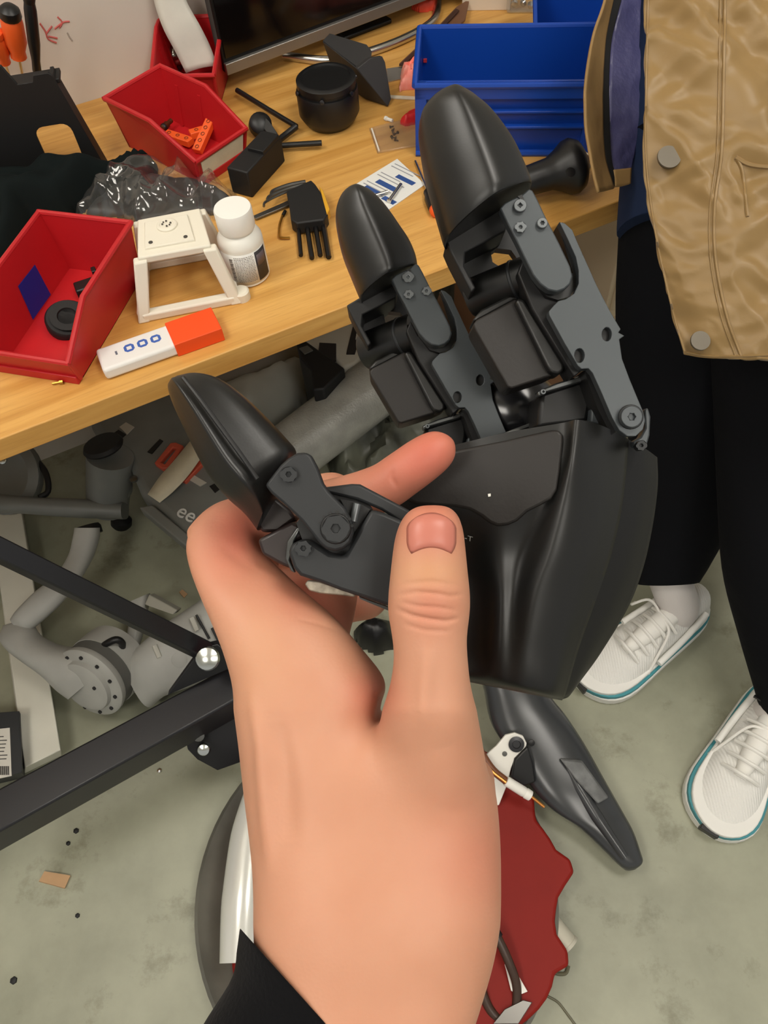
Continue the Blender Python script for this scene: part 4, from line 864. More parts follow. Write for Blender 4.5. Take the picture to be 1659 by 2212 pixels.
# ------------------------------------------------------------------ standing person
tan = mat('tan_jacket_cloth', rgb(142, 113, 66), .46, bump=(300, .12, .001), var=(5, .12), sheen=.2)
tan2 = mat('tan_facing_cloth', rgb(160, 128, 80), .6, bump=(16, .35, .01))
navy = mat('navy_cotton', rgb(26, 40, 68), .85, bump=(30, .2, .006), spec=.2)
pants_m = mat('black_trousers', rgb(13, 14, 18), .9, bump=(9, .35, .02), spec=.15)
t = thing('person', 'standing person in an open tan jacket, black trousers and white running shoes', 'person', G(1480, 1480, 0))
PER = t
MB().grid(silrows([(1352, 300, 1560, 300, .98, .07), (1345, 480, 1562, 480, 1.02, .08), (1338, 620, 1568, 640, 1.08, .085), (1340, 760, 1568, 800, 1.13, .085), (1356, 900, 1564, 940, 1.19, .08), (1385, 1050, 1562, 1060, 1.27, .07), (1388, 1140, 1560, 1150, 1.32, .062), (1380, 1215, 1530, 1215, 1.36, .055), (1376, 1262, 1506, 1255, 1.385, .050)], 40, 30, 2.2, vf=VW)).build('trouser_leg', pants_m, t, world=True, smooth=70)
MB().grid(silrows([(1500, 300, 1850, 300, .92, .08), (1520, 480, 1860, 500, .96, .09), (1545, 700, 1870, 720, 1.0, .09), (1556, 900, 1860, 920, 1.06, .09), (1562, 1080, 1840, 1100, 1.12, .085), (1572, 1240, 1830, 1260, 1.18, .08), (1606, 1380, 1820, 1400, 1.235, .07), (1640, 1500, 1800, 1500, 1.28, .06), (1652, 1550, 1790, 1560, 1.30, .055)], 40, 30, 2.2, vf=VW)).build('trouser_leg', pants_m, t, world=True, smooth=70)
MB().grid(silrows([(1370, -200, 1620, -200, .92, .05), (1380, 0, 1620, 0, .95, .05), (1362, 180, 1600, 180, .97, .055), (1348, 340, 1580, 340, .98, .06), (1340, 470, 1560, 480, 1.0, .075), (1340, 490, 1560, 500, 1.0, .07)], 20, 26, 2.2, vf=VW)).build('shirt', navy, t, world=True, smooth=70)

def sheet(cols, n, m, wr=0.0, seed=0, freq=16, fold=0):
    """cols: list of polylines (px,py,depth) from left to right, each top to bottom"""
    C = np.array([catmull([V(*p) for p in c], n) for c in cols])      # (k, n, 3)
    Gd = catmull(C, m)                                                # (m, n, 3)
    if wr:
        for i in range(m):
            for j in range(n):
                p = Gd[i, j]; q = Vector((p[0] * freq * .7, p[1] * freq * .7, p[2] * freq * 1.5 + seed))
                w = noise.fractal(q, .8, 2.1, 3)
                if fold:
                    w2 = noise.noise(Vector((p[0] * 9 + w * .5, p[1] * 9, p[2] * 30 + p[0] * 16))); w3 = noise.noise(Vector((p[0] * 14, p[1] * 14, p[2] * 46 - p[0] * 24 + 3)))
                    Gd[i, j] = p - FW * fold * ((.55 - abs(w2) * 1.5) + .6 * (.5 - abs(w3) * 1.4) + .35 * w)
                    continue
                rid = .35 - abs(noise.noise(Vector((p[0] * freq * .45 + p[2] * freq * .5, p[1] * freq * .4, p[2] * freq * 1.1 + 5 + seed))))
                Gd[i, j] = p - FW * wr * (w * .7 + rid * 1.2)
    return Gd
E1 = [(1396, -160, .77), (1393, 0, .775), (1389, 180, .78), (1388, 330, .785), (1400, 450, .79), (1420, 560, .795), (1448, 680, .80), (1472, 768, .80)]
E2 = [(1560, -160, .745), (1560, 0, .75), (1556, 180, .755), (1552, 330, .757), (1538, 450, .765), (1538, 560, .77), (1560, 680, .775), (1596, 780, .78)]
E3 = [(1720, -160, .74), (1730, 0, .745), (1740, 180, .75), (1750, 330, .75), (1750, 450, .755), (1750, 560, .76), (1755, 680, .765), (1765, 778, .77)]
E4 = [(1960, -160, .79), (1980, 0, .80), (1990, 180, .81), (2000, 330, .815), (2000, 450, .82), (2000, 560, .825), (2000, 680, .83), (2000, 770, .84)]
E5 = [(2060, -160, .95), (2080, 0, .96), (2090, 180, .97), (2090, 330, .98), (2090, 450, .99), (2090, 560, 1.0), (2090, 680, 1.0), (2090, 760, 1.0)]
jg = sheet([E1, E2, E3, E4, E5], 170, 170, .013, 2, 15, .0115)
jmb = MB().grid(jg, closed=False); jbvh = BVHTree.FromPolygons(jmb.v, jmb.f)
jk = jmb.build('jacket_front', tan, t, world=True, solid=.004, smooth=80)
def onj(x, y, off=.0035):                                          # a point on the jacket cloth
    h = jbvh.ray_cast(Vector(CP), Vector(ray(x, y)))[0]
    return (np.array(h) if h is not None else V(x, y, .77)) - FW * off
def seam(pts, r, name, k=70, off=.0028):
    P_ = catmull(np.array(pts, float), k); MB().tube([onj(x, y, off) for x, y in P_], r, 6).build(name, tan, jk, world=True)
seam([(1563, -140), (1563, 0), (1560, 180), (1556, 330), (1541, 450), (1543, 560), (1566, 680), (1598, 770)], .0017, 'placket_seam')
seam([(1553, -140), (1553, 0), (1550, 180), (1546, 330), (1531, 450), (1532, 560), (1554, 680), (1586, 770)], .0009, 'placket_stitching')
seam([(1400, -140), (1398, 0), (1394, 180), (1393, 330), (1405, 450), (1425, 560), (1453, 680), (1476, 760)], .0011, 'edge_stitching')
seam([(1480, 762), (1530, 770), (1596, 770), (1660, 768), (1720, 768)], .0012, 'hem_stitching', 40)
seam([(1586, 342), (1610, 356), (1640, 362), (1700, 366), (1745, 366)], .0022, 'pocket_welt', 30)
seam([(1612, 470), (1606, 420), (1600, 370), (1588, 344)], .0016, 'pocket_seam', 30)
snapm = mat('antique_snap', rgb(44, 39, 32), .5, .0, var=(260, .5), spec=.15); rimm = mat('bright_snap_rim', rgb(96, 88, 74), .4, .2)
for (x, y, r) in [(1438, 349, .0118), (1505, 741, .0100)]:
    ax = -FW * .95 + UP * .1; c_ = onj(x, y, .0062)
    s1 = MB().lathe([(.003, 0), (r * .92, 0), (r, .002), (r * .92, .0036), (r * .86, .0030), (r * .8, .0028), (.001, .0024)], c_, ax, 32).build('snap_button', snapm, jk, world=True)
    MB().lathe([(r * .86, .0026), (r * 1.0, .0022), (r * .98, .0040), (r * .88, .0040)], c_, ax, 32).build('snap_rim', rimm, s1, world=True)
# far side of the open jacket, seen from inside
def strip(L, R, dl, dr, name, m_, wr=.003, k=5):
    cols = []
    for i in range(k):
        f = i / (k - 1); n = 24
        A = catmull(np.array(L, float), n); B = catmull(np.array(R, float), n)
        cols.append([(a[0] * (1 - f) + b[0] * f, a[1] * (1 - f) + b[1] * f, dl * (1 - f) + dr * f) for a, b in zip(A, B)])
    return MB().grid(sheet(cols, 40, 14, wr, 7, 26), closed=False).build(name, m_, PER, world=True, solid=.003, smooth=80)
FL = [(1330, -120), (1306, 0), (1279, 83), (1264, 174), (1263, 253), (1275, 344), (1291, 416)]
ZL = [(1350, -120), (1323, 0), (1307, 85), (1301, 175), (1301, 255), (1308, 345), (1325, 408)]
ZR = [(1368, -120), (1341, 0), (1320, 85), (1314, 175), (1315, 255), (1319, 340), (1326, 372)]
LR = [(1420, -120), (1412, 0), (1408, 85), (1400, 175), (1385, 255), (1372, 325), (1362, 368)]
strip(FL, ZL, .905, .93, 'jacket_facing', tan2)
strip(ZL, ZR, .932, .936, 'zipper_tape', mat('zip_black', rgb(16, 16, 18), .7), .001, 3)
strip(ZR, LR, .938, .955, 'jacket_lining', mat('purple_lining', rgb(74, 74, 116), .35, bump=(60, .6, .004)), .006)
MB().grid(sheet([[(1324, 368, .935), (1326, 404, .935)], [(1344, 366, .942), (1344, 402, .942)], [(1362, 364, .948), (1360, 398, .948)]], 8, 10, .001), closed=False).build('jacket_hem', tan2, t, world=True, solid=.004)

shoe_m = mat('white_mesh_shoe', rgb(228, 227, 222), .7, bump=(420, .5, .0015)); sole_m = mat('white_foam_sole', rgb(234, 233, 228), .55); teal = mat('teal_stripe', rgb(62, 140, 150), .5); lace_m = mat('white_lace', rgb(236, 234, 228), .7)
def shoe(loc, rz, fl, hem):
    Mx = Matrix.Translation(Vector(loc)) @ Matrix.Rotation(rz, 4, 'Z')
    def X(p): return tuple(Mx @ Vector((p[0], p[1] * fl, p[2])))
    secs = [(-.147, .016, .060), (-.140, .030, .086), (-.118, .040, .098), (-.08, .043, .094), (-.04, .045, .092), (0, .048, .086), (.04, .053, .073), (.08, .057, .058), (.11, .053, .049), (.132, .040, .042), (.146, .020, .035), (.150, .004, .030)]
    rows = []
    for x, hw, zt_ in catmull(np.array(secs), 34):
        yo = .010 * math.sin((x + .15) * 9) ; q = []
        for j in range(24):
            a = 2 * math.pi * j / 24; cs, sn = math.cos(a), math.sin(a)
            yy = hw * math.copysign(abs(cs) ** .75, cs); zz = .022 + (zt_ - .022) * max(0, sn) ** .8 if sn > 0 else .022
            q.append(X((x, yo + yy * (1 - .18 * max(0, sn)), zz)))
        rows.append(q)
    up = MB().grid(np.array(rows)).build('shoe', shoe_m, PER, world=True, smooth=70)
    def outline(k, z):
        o = []
        for s in (1, -1):
            r_ = catmull(np.array(secs), 24)
            for x, hw, _ in (r_ if s > 0 else r_[::-1]): o.append(X((x * 1.02 + .001, .010 * math.sin((x + .15) * 9) + s * hw * k, z)))
        return o
    MB().plate(outline(1.15, .024), (0, 0, -.024)).build('sole', sole_m, up, world=True, bevel=.004, seg=3)
    MB().plate(outline(1.10, .033), (0, 0, -.012)).build('teal_stripe', teal, up, world=True, bevel=.001)
    MB().plate(outline(1.005, .042), (0, 0, -.014)).build('mudguard', sole_m, up, world=True, bevel=.002)
    tz = lambda x: np.interp(x, [s[0] for s in secs], [s[2] for s in secs])
    MB().tube([X((x, .010 * math.sin((x + .15) * 9), tz(x) + .001)) for x in (-.055, -.02, .02, .06)], [.018, .020, .018, .010], 14, 12).build('tongue', lace_m, up, world=True)
    for k in range(5):
        x = -.025 + k * .021; z = tz(x) + .014; yo = .010 * math.sin((x + .15) * 9)
        MB().tube([X((x - .006, yo - .030, z - .018)), X((x, yo - .014, z)), X((x + .002, yo, z + .005)), X((x, yo + .014, z)), X((x - .006, yo + .030, z - .018))], .0035, 8, 14).build('lace', lace_m, up, world=True)
    MB().tube([X((-.02, 0.01, tz(-.02) + .018)), X((-.012, .035, tz(-.02) + .012)), X((.02, .052, .062)), X((.04, .062, .030))], .0026, 8, 18).build('lace', lace_m, up, world=True)
    MB().tube([X((-.02, 0.01, tz(-.02) + .018)), X((-.03, -.032, tz(-.03) + .010)), X((-.01, -.05, .075)), X((-.03, -.056, .05))], .0026, 8, 18).build('lace', lace_m, up, world=True)
    for s in (-1, 1):
        MB().tube([X((-.11, .003 + s * .036, .075)), X((-.05, .008 + s * .043, .062)), X((.02, .012 + s * .049, .055))], .006, 10, 14).build('side_overlay', sole_m, up, world=True)
    MB().plate([X((.136, -.006, .012)), X((.136, .024, .012)), X((.139, .024, .034)), X((.139, -.006, .034))], np.array(X((.02, 0, 0))) - np.array(X((0, 0, 0)))).build('toe_patch', BLACK, up, world=True, bevel=.001)
    MB().tube([X((-.072, .004, .06)), X((-.070, .003, .088)), np.array(X((-.066, .002, .10))) * .5 + hem * .5, hem], [.034, .036, .037, .038], 20, 16).build('sock', mat('white_sock', rgb(214, 208, 204), .85, bump=(300, .4, .001)), PER, world=True)
    MB().box(X((-.058, fl * -.036, .118)), (.004, .03, .005), rz).build('sock_mark', BLACK, up, world=True)
    return up
nt = shoe_m.node_tree; wv = nt.nodes.new('ShaderNodeTexWave'); wv.inputs['Scale'].default_value = 70; wv.inputs['Distortion'].default_value = .6
nt.links.new([q for q in nt.nodes if q.bl_idname == 'ShaderNodeTexCoord'][0].outputs['Object'], wv.inputs['Vector'])
bq = nt.nodes.new('ShaderNodeBump'); bq.inputs['Strength'].default_value = .35; bq.inputs['Distance'].default_value = .002
nt.links.new(wv.outputs['Fac'], bq.inputs['Height']); nt.links.new([q for q in nt.nodes if q.bl_idname == 'ShaderNodeBump'][0].outputs['Normal'], bq.inputs['Normal']); nt.links.new(bq.outputs['Normal'], nt.nodes['Principled BSDF'].inputs['Normal'])
tl, hl2 = G(1262, 1462, .02), G(1500, 1300, .03); c = (tl + hl2) / 2
shoe((c[0], c[1], 0), math.atan2(tl[1] - hl2[1], tl[0] - hl2[0]), 1, V(1443, 1236, 1.388))
tr, an = G(1545, 1795, .02), G(1672, 1545, .05); dv = (tr - an); dv[2] = 0; dv /= np.linalg.norm(dv); c = tr - dv * .145
shoe((c[0], c[1], 0), math.atan2(dv[1], dv[0]), -1, V(1722, 1545, 1.30))

# ------------------------------------------------------------------ the robotic hand
RB = mat('robot_black_shell', rgb(19, 19, 18), .39, spec=.5, bump=(1500, .08, .0002))
RB2 = mat('robot_black_pad', rgb(32, 29, 27), .5, spec=.4, bump=(700, .2, .0004))
RG = mat('anodised_grey_plate', rgb(66, 71, 74), .42, .3, bump=(2500, .05, .0001))
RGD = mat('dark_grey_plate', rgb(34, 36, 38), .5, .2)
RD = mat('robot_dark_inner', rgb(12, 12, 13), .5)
SCR = mat('screw_steel', rgb(104, 108, 110), .4, .6)
hand = thing('robotic_hand', 'black three-fingered robotic hand with grey metal finger plates held up to the camera', 'robotic hand', VF(1130, 1510, .33))
HW = dict(world=True)
def pfn(d):                                                       # depth as number or plane
    return d if callable(d) else (lambda x, y: d)
def px_plate(pts, d, th, holes=(), back=None):
    f = pfn(d); return MB().plate([VF(x, y, f(x, y)) for x, y in pts], FW * th * S, [[VF(x, y, f(x, y)) for x, y in h] for h in holes])
def disc(x, y, r, n=20, ry=None, rot=0): return [(x + r * math.cos(2 * math.pi * k / n + rot), y + (ry or r) * math.sin(2 * math.pi * k / n + rot)) for k in range(n)]
def screw(x, y, r, d, parent, hexa=True, m_=None, name='screw'):
    f = .0016
    b = px_plate(disc(x, y, r), d - f, .004, [disc(x, y, r * .36, 6 if hexa else 4)])
    b.add([VF(x + r * .5 * math.cos(a), y + r * .5 * math.sin(a), d - f + .0012) for a in np.linspace(0, 2 * math.pi, 9)[:-1]], [tuple(range(8))])
    o = b.build(name, m_ or SCR, parent, world=True, bevel=.0002, fix=False)
    return o

# palm
C = [ # rows, each: c0..c7 (x, y, depth)
 [(860, 985, .318), (985, 960, .312), (1090, 935, .307), (1212, 914, .3035), (1250, 907, .2985), (1302, 920, .3075), (1358, 948, .322), (1420, 988, .345)],
 [(862, 1035, .318), (985, 1015, .312), (1090, 1005, .307), (1206, 996, .3035), (1240, 990, .2985), (1297, 1004, .3075), (1353, 1018, .322), (1421, 1050, .345)],
 [(862, 1100, .318), (985, 1100, .312), (1080, 1100, .309), (1172, 1088, .307), (1224, 1080, .301), (1287, 1092, .308), (1342, 1105, .321), (1410, 1135, .345)],
 [(868, 1200, .330), (1005, 1200, .324), (1070, 1198, .313), (1130, 1190, .312), (1192, 1185, .303), (1262, 1192, .308), (1320, 1200, .320), (1390, 1225, .345)],
 [(880, 1300, .332), (1012, 1300, .326), (1074, 1290, .312), (1112, 1285, .311), (1160, 1280, .305), (1230, 1288, .309), (1288, 1295, .320), (1357, 1312, .345)],
 [(890, 1400, .332), (1015, 1400, .324), (1068, 1395, .311), (1105, 1392, .309), (1148, 1390, .307), (1208, 1397, .311), (1250, 1402, .321), (1297, 1412, .342)],
 [(898, 1440, .332), (1016, 1455, .320), (1066, 1462, .312), (1102, 1470, .310), (1142, 1478, .309), (1192, 1488, .312), (1224, 1492, .322), (1258, 1466, .340)],
 [(904, 1452, .336), (1018, 1474, .324), (1066, 1484, .318), (1102, 1490, .316), (1142, 1498, .315), (1186, 1508, .318), (1214, 1513, .326), (1236, 1496, .340)]]
Cw = np.array([[VF(*p) for p in r] for r in C])                    # (8, 8, 3)
fr_rows = catmull(Cw, 50)
fs_rows = []
for r in fr_rows:
    q = list(catmull(r[:7], 44)); q += [q[-1] + FW * .030 * S, q[0] + FW * .045 * S]; fs_rows.append(q)
palm = MB().grid(np.array(fs_rows)).build('palm_shell', RB, hand, world=True, smooth=50)
bk = []
for r in fr_rows:
    a = r[6] + FW * .0015 * S; q = list(catmull([r[6] * .985 + r[5] * .015 + FW * .0012 * S, (r[6] + r[7]) / 2 - FW * .0015 * S, r[7]], 12)); q += [r[7] + FW * .040 * S, r[6] + FW * .060 * S, r[0] + FW * .060 * S, r[0] + FW * .043 * S, r[6] + FW * .028 * S]; bk.append(q)
MB().grid(np.array(bk)).build('back_shell', mat('robot_back_shell', rgb(17, 17, 18), .5, spec=.35), hand, world=True, smooth=50)
pd = lambda x, y: .3105 - (x - 985) / 220 * .0088 + max(0, (y - 1080)) * .00004
pad = px_plate([(880, 1000), (985, 972), (1090, 951), (1190, 929), (1206, 928), (1217, 938), (1217, 955), (1210, 1020), (1204, 1058), (1192, 1078), (1168, 1092), (1140, 1106), (1118, 1126), (1098, 1135), (1075, 1137), (1058, 1130), (1040, 1116), (1015, 1102), (985, 1096), (900, 1090), (878, 1080)], pd, .008).build('palm_pad', RB2, hand, world=True, bevel=.0014, seg=3)
px_plate([(1054, 1067), (1060, 1066), (1060, 1072), (1055, 1073)], lambda x, y: pd(x, y) - .0003, .0004).build('dust_fleck', WHITE, pad, world=True)
vs, fs = text_mesh('-T', .0034, .0001)
pb = MB().grid(np.array(fs_rows)); h_ = BVHTree.FromPolygons(pb.v, pb.f).ray_cast(Vector(CP), Vector(ray(1013, 1162)))
nrm = np.array(h_[1]); nrm = -nrm if nrm @ FW > 0 else nrm; xr = RT - nrm * (RT @ nrm); xr /= np.linalg.norm(xr); yr = np.cross(nrm, xr)
MB().add([np.array(h_[0]) + nrm * .0004 + xr * v[0] + yr * v[1] for v in vs], fs).build('lettering', mat('letter_white', None), palm, world=True, fix=False, smooth=0)

# fingers
def finger(mp, dk, cap_rows, prof):
    def P(pts, d, th, holes=()): return px_plate([mp(*p) for p in pts], lambda x, y: d * dk, th * dk, [[mp(*p) for p in h] for h in holes])
    sc = mp(1, 0)[0] - mp(0, 0)[0]
    cap = MB().grid(silrows(cap_rows, 30, prof=prof)).build('fingertip', RB, hand, world=True, smooth=50)
    # fork under the tip
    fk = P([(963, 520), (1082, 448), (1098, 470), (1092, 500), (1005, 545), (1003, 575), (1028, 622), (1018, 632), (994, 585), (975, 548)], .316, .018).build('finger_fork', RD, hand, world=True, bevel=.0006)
    P([(985, 540), (1092, 488), (1112, 500), (1152, 590), (1140, 620), (1118, 560), (1104, 540), (1072, 536), (1060, 545), (1064, 566), (1100, 590), (1030, 640), (1010, 600)], .333, .006).build('fork_gap_backing', RD, hand, world=True)  # dark back plate added to black out the open gaps of the fork
    # hinge barrel
    a, b = VF(*mp(1016, 646), .336 * dk), VF(*mp(1150, 592), .321 * dk)
    MB().lathe([(.006 * S * dk, 0), (.0082 * S * dk, .0004), (.0085 * S * dk, .001), (.0085 * S * dk, np.linalg.norm(b - a))], a, b - a, 30).build('hinge_barrel', RB, hand, world=True)
    MB().lathe([(.0086 * S * dk, 0), (.0089 * S * dk, .0003), (.0089 * S * dk, .0010), (.0086 * S * dk, .0013)], a + (b - a) * .72, b - a, 30).build('barrel_ring', RGD, hand, world=True)
    # motor block
    blk = P([(1022, 700), (1030, 690), (1112, 646), (1122, 648), (1212, 788), (1214, 800), (1190, 812), (1105, 840), (1096, 836), (1026, 712)], .318, .020).build('motor_block', RB2, hand, world=True, bevel=.003, seg=3)
    P([(1112, 650), (1124, 642), (1134, 648), (1220, 786), (1220, 800), (1206, 810), (1190, 806), (1180, 790)], .314, .012).build('block_bevel', RB, blk, world=True, bevel=.0022, seg=3)
    P([(1020, 692), (1040, 668), (1120, 628), (1150, 640), (1165, 665), (1130, 650), (1110, 650), (1030, 694)], .322, .016).build('block_neck', RB, hand, world=True, bevel=.002)
    # inner dark side behind plates
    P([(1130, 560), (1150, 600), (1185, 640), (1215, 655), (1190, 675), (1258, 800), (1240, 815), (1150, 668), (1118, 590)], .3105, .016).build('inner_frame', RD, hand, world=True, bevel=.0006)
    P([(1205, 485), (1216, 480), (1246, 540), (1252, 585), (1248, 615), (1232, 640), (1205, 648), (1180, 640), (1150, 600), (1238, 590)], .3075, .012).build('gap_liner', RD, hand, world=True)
    # plates
    prox = [(1208, 479), (1220, 482), (1236, 496), (1246, 520), (1290, 618), (1318, 672), (1341, 711), (1336, 718), (1349, 725), (1338, 733), (1344, 775), (1360, 818), (1390, 890), (1394, 908), (1389, 928), (1374, 942), (1354, 942), (1338, 930), (1322, 902), (1300, 850), (1280, 806), (1271, 796), (1256, 797), (1248, 790), (1220, 742), (1186, 680), (1186, 672), (1196, 660), (1206, 650), (1222, 646), (1240, 634), (1250, 612), (1250, 585), (1244, 556), (1226, 516)]
    pp = P(prox, .303, .005, [disc(1311, 722, 10.5, 16, 15), disc(1252, 768, 11, 16, 15.5)]).build('proximal_plate', RG, hand, world=True, bevel=.0005)
    for hx, hy in [(1311, 722), (1252, 768)]: P(disc(hx, hy, 12, 16, 17), .3062, .003).build('plate_hole', RD, pp, world=True)
    dist = [(1080, 450), (1090, 438), (1108, 429), (1128, 420), (1143, 407), (1151, 411), (1162, 432), (1180, 470), (1208, 524), (1232, 575), (1237, 596), (1232, 613), (1220, 624), (1203, 630), (1184, 626), (1167, 613), (1152, 594), (1136, 562), (1115, 518), (1096, 482)]
    dp = P(dist, .2995, .0055).build('distal_plate', RG, hand, world=True, bevel=.0005)
    for (x, y, r, hx) in [(1124, 443, 14, False), (1125, 490, 11.5, True), (1172, 481, 11.5, True)]:
        q = mp(x, y); screw(q[0], q[1], r * sc, .2995 * dk, dp, hx)
    P([(1118, 424), (1128, 420), (1134, 436), (1126, 432)], .2990, .002).build('plate_slot', RD, dp, world=True)
    q = mp(1365, 900)
    P(disc(1364, 900, 27), .3015, .004).build('pivot_washer', RGD, pp, world=True, bevel=.0004); screw(q[0], q[1], 23 * sc, .3005 * dk, pp, True, RG, 'pivot_screw')
    # knuckle bracket down to the palm
    br = P([(1168, 848), (1262, 818), (1276, 832), (1278, 870), (1270, 912), (1160, 925)], .325, .03).build('knuckle_block', RD, hand, world=True, bevel=.002)
    P([(1160, 846), (1200, 828), (1264, 808), (1268, 818), (1255, 826), (1180, 848), (1164, 858)], .321, .006).build('knuckle_edge', mat('worn_edge_metal', rgb(96, 98, 98), .3, .8), br, world=True, bevel=.0006)
    q = mp(1174, 846); screw(q[0], q[1], 6 * sc, .3205 * dk, br, True, SCR)
    P([(1278, 880), (1290, 868), (1302, 880), (1308, 905), (1305, 920), (1276, 912)], .320, .008).build('knuckle_tab', RG, br, world=True, bevel=.0006)
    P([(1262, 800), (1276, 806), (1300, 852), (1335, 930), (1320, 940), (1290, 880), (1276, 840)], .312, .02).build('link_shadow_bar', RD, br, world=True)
    return pp
profA = [(-1, .2), (-.92, -.35), (-.6, -.8), (-.15, -1.08), (.12, -1.1), (.5, -.85), (.88, -.5), (1, -.1), (.98, .5), (.6, 1), (-.5, 1), (-.95, .7)]
def dense(pr, n=40): 
    q = catmull(np.array([list(p) + [0] for p in pr + [pr[0]]]), n + 1)[:-1]; return [(a[0], a[1]) for a in q]
profA = dense(profA)
capA = [(973, 204, 979, 203, .306, .002), (936, 217, 1018, 214, .307, .010), (914, 238, 1042, 233, .308, .0135), (906, 262, 1062, 252, .3085, .0155), (909, 305, 1086, 282, .309, .017), (922, 378, 1112, 322, .309, .018), (942, 446, 1132, 366, .309, .0185), (962, 514, 1145, 402, .309, .0185), (966, 516, 1140, 408, .310, .016)]
fA = finger(lambda x, y: (x, y), 1.0, capA, profA)
capB = [(764, 406, 770, 405, .352, .002), (742, 419, 800, 416, .353, .009), (730, 438, 822, 436, .354, .012), (724, 464, 842, 460, .355, .0135), (728, 500, 864, 492, .355, .0145), (740, 548, 884, 522, .355, .015), (760, 598, 897, 552, .355, .0155), (778, 641, 901, 577, .355, .0155), (781, 642, 897, 581, .356, .013)]
DKB = .352 / .305
fB = finger(lambda x, y: (882 + (x - 1124) * .83, 597 + (y - 442) * .80), DKB, capB, profA)
# knuckle plates at the right end of the palm and the joint between the fingers
px_plate([(1392, 885), (1400, 880), (1406, 900), (1404, 940), (1396, 968), (1372, 966), (1368, 954), (1384, 944), (1394, 925)], .318, .006).build('hinge_tab', RG, hand, world=True, bevel=.0006)
screw(1386, 962, 11, .317, hand, True, RGD)
MB().lathe([(.004, -.018), (.014, -.016), (.0185, -.006), (.019, .002), (.015, .012), (.005, .016)], VF(1112, 890, .372), RT * .8 - UP * .3, 26).build('knuckle_ball', mat('gloss_black', rgb(22, 22, 24), .2), hand, world=True)
px_plate([(1050, 880), (1090, 848), (1150, 852), (1164, 900), (1160, 925), (1090, 945), (1060, 938)], .385, .02).build('knuckle_base', RD, hand, world=True, bevel=.001)
px_plate([(1090, 934), (1160, 908), (1166, 914), (1092, 942)], .345, .004).build('knuckle_rail', mat('worn_edge_metal', None), hand, world=True, bevel=.0004)

# thumb of the robotic hand
profT = dense([(-1, .1), (-.9, -.35), (-.45, -.85), (-.28, -1.0), (-.1, -.9), (.4, -.6), (.85, -.35), (1, .05), (.95, .6), (.4, 1), (-.5, 1), (-.95, .7)])
capT = [(368, 824, 386, 811, .262, .002), (364, 838, 428, 806, .262, .008), (372, 868, 474, 818, .262, .0115), (392, 914, 528, 858, .262, .014), (420, 972, 576, 905, .262, .0155), (452, 1030, 612, 944, .262, .016), (492, 1078, 634, 972, .262, .016), (530, 1112, 630, 1000, .264, .014), (556, 1146, 622, 1030, .267, .011)]
MB().grid(silrows(capT, 34, prof=profT)).build('thumb_tip', RB, hand, world=True, smooth=45)
MB().tube([VF(396, 816, .2500), VF(432, 862, .2475), VF(476, 922, .2460), VF(520, 982, .2458), VF(556, 1034, .2468)], .0007, 8, 24).build('thumb_tip_seam', RD, hand, world=True)
px_plate([(536, 1100), (575, 1060), (625, 1100), (640, 1120), (600, 1150), (565, 1150)], .268, .016).build('thumb_fork', mat('brown_black', rgb(36, 26, 25), .4), hand, world=True, bevel=.001)
pt = px_plate([(572, 1048), (578, 1040), (606, 1004), (622, 990), (642, 978), (662, 977), (672, 984), (686, 1010), (698, 1044), (712, 1064), (746, 1098), (760, 1128), (764, 1150), (758, 1172), (744, 1185), (724, 1191), (704, 1186), (690, 1174), (652, 1126), (612, 1088), (586, 1066)], .2475, .006).build('thumb_plate', RGD, hand, world=True, bevel=.0008)
screw(623, 1025, 17, .2475, pt, True, RGD); px_plate(disc(725, 1142, 34), .2470, .003).build('pivot_washer', RD, pt, world=True, bevel=.0004); screw(725, 1142, 29, .2462, pt, True, RGD, 'pivot_screw')
for k in range(7):
    a = math.radians(-160 + k * 25); px_plate(disc(725 + 36 * math.cos(a), 1142 + 36 * math.sin(a), 4, 6), .2472, .002).build('washer_tooth', RD, pt, world=True)
base = px_plate([(622, 1192), (630, 1176), (646, 1166), (668, 1168), (690, 1182), (712, 1196), (738, 1201), (746, 1199), (752, 1188), (768, 1160), (790, 1120), (802, 1100), (830, 1108), (872, 1126), (930, 1140), (975, 1170), (975, 1300), (930, 1330), (880, 1322), (836, 1309), (780, 1290), (736, 1276), (690, 1258), (648, 1244), (634, 1228)], .2515, .026).build('thumb_base_plate', RGD, hand, world=True, bevel=.0012)
screw(655, 1185, 17, .2515, base, True, RGD)
px_plate([(884, 1135), (930, 1150), (965, 1175), (968, 1290), (930, 1315), (890, 1305)], .266, .068).build('thumb_mount', RD, hand, world=True, bevel=.002)
px_plate([(690, 1060), (704, 1052), (760, 1045), (778, 1046), (812, 1064), (850, 1084), (888, 1104), (880, 1130), (864, 1128), (824, 1102), (772, 1080), (720, 1068)], .256, .02).build('thumb_strap', RGD, hand, world=True, bevel=.0014)
px_plate([(735, 1078), (770, 1084), (800, 1100), (780, 1130), (766, 1150), (752, 1110)], .257, .012).build('thumb_link', RD, hand, world=True)
px_plate([(640, 1130), (690, 1060), (740, 1062), (800, 1092), (810, 1110), (770, 1205), (660, 1185)], .2600, .006).build('thumb_gap_backing', RD, hand, world=True)  # dark plate added behind the thumb link so its gaps look dark
MB().cyl(VF(772, 1088, .2545), VF(764, 1126, .2545), .0012, n=10).build('link_pin', SCR, hand, world=True)
px_plate([(556, 1166), (590, 1148), (630, 1126), (650, 1136), (656, 1160), (632, 1176), (624, 1196), (636, 1232), (606, 1220), (566, 1198)], .262, .020).build('thumb_motor_block', mat('brown_black', None), hand, world=True, bevel=.001)
px_plate([(620, 1170), (640, 1140), (652, 1136), (636, 1168), (626, 1210), (638, 1238), (628, 1234), (616, 1206)], .2600, .003).build('block_edge', mat('worn_edge_metal', None), hand, world=True, bevel=.0004)
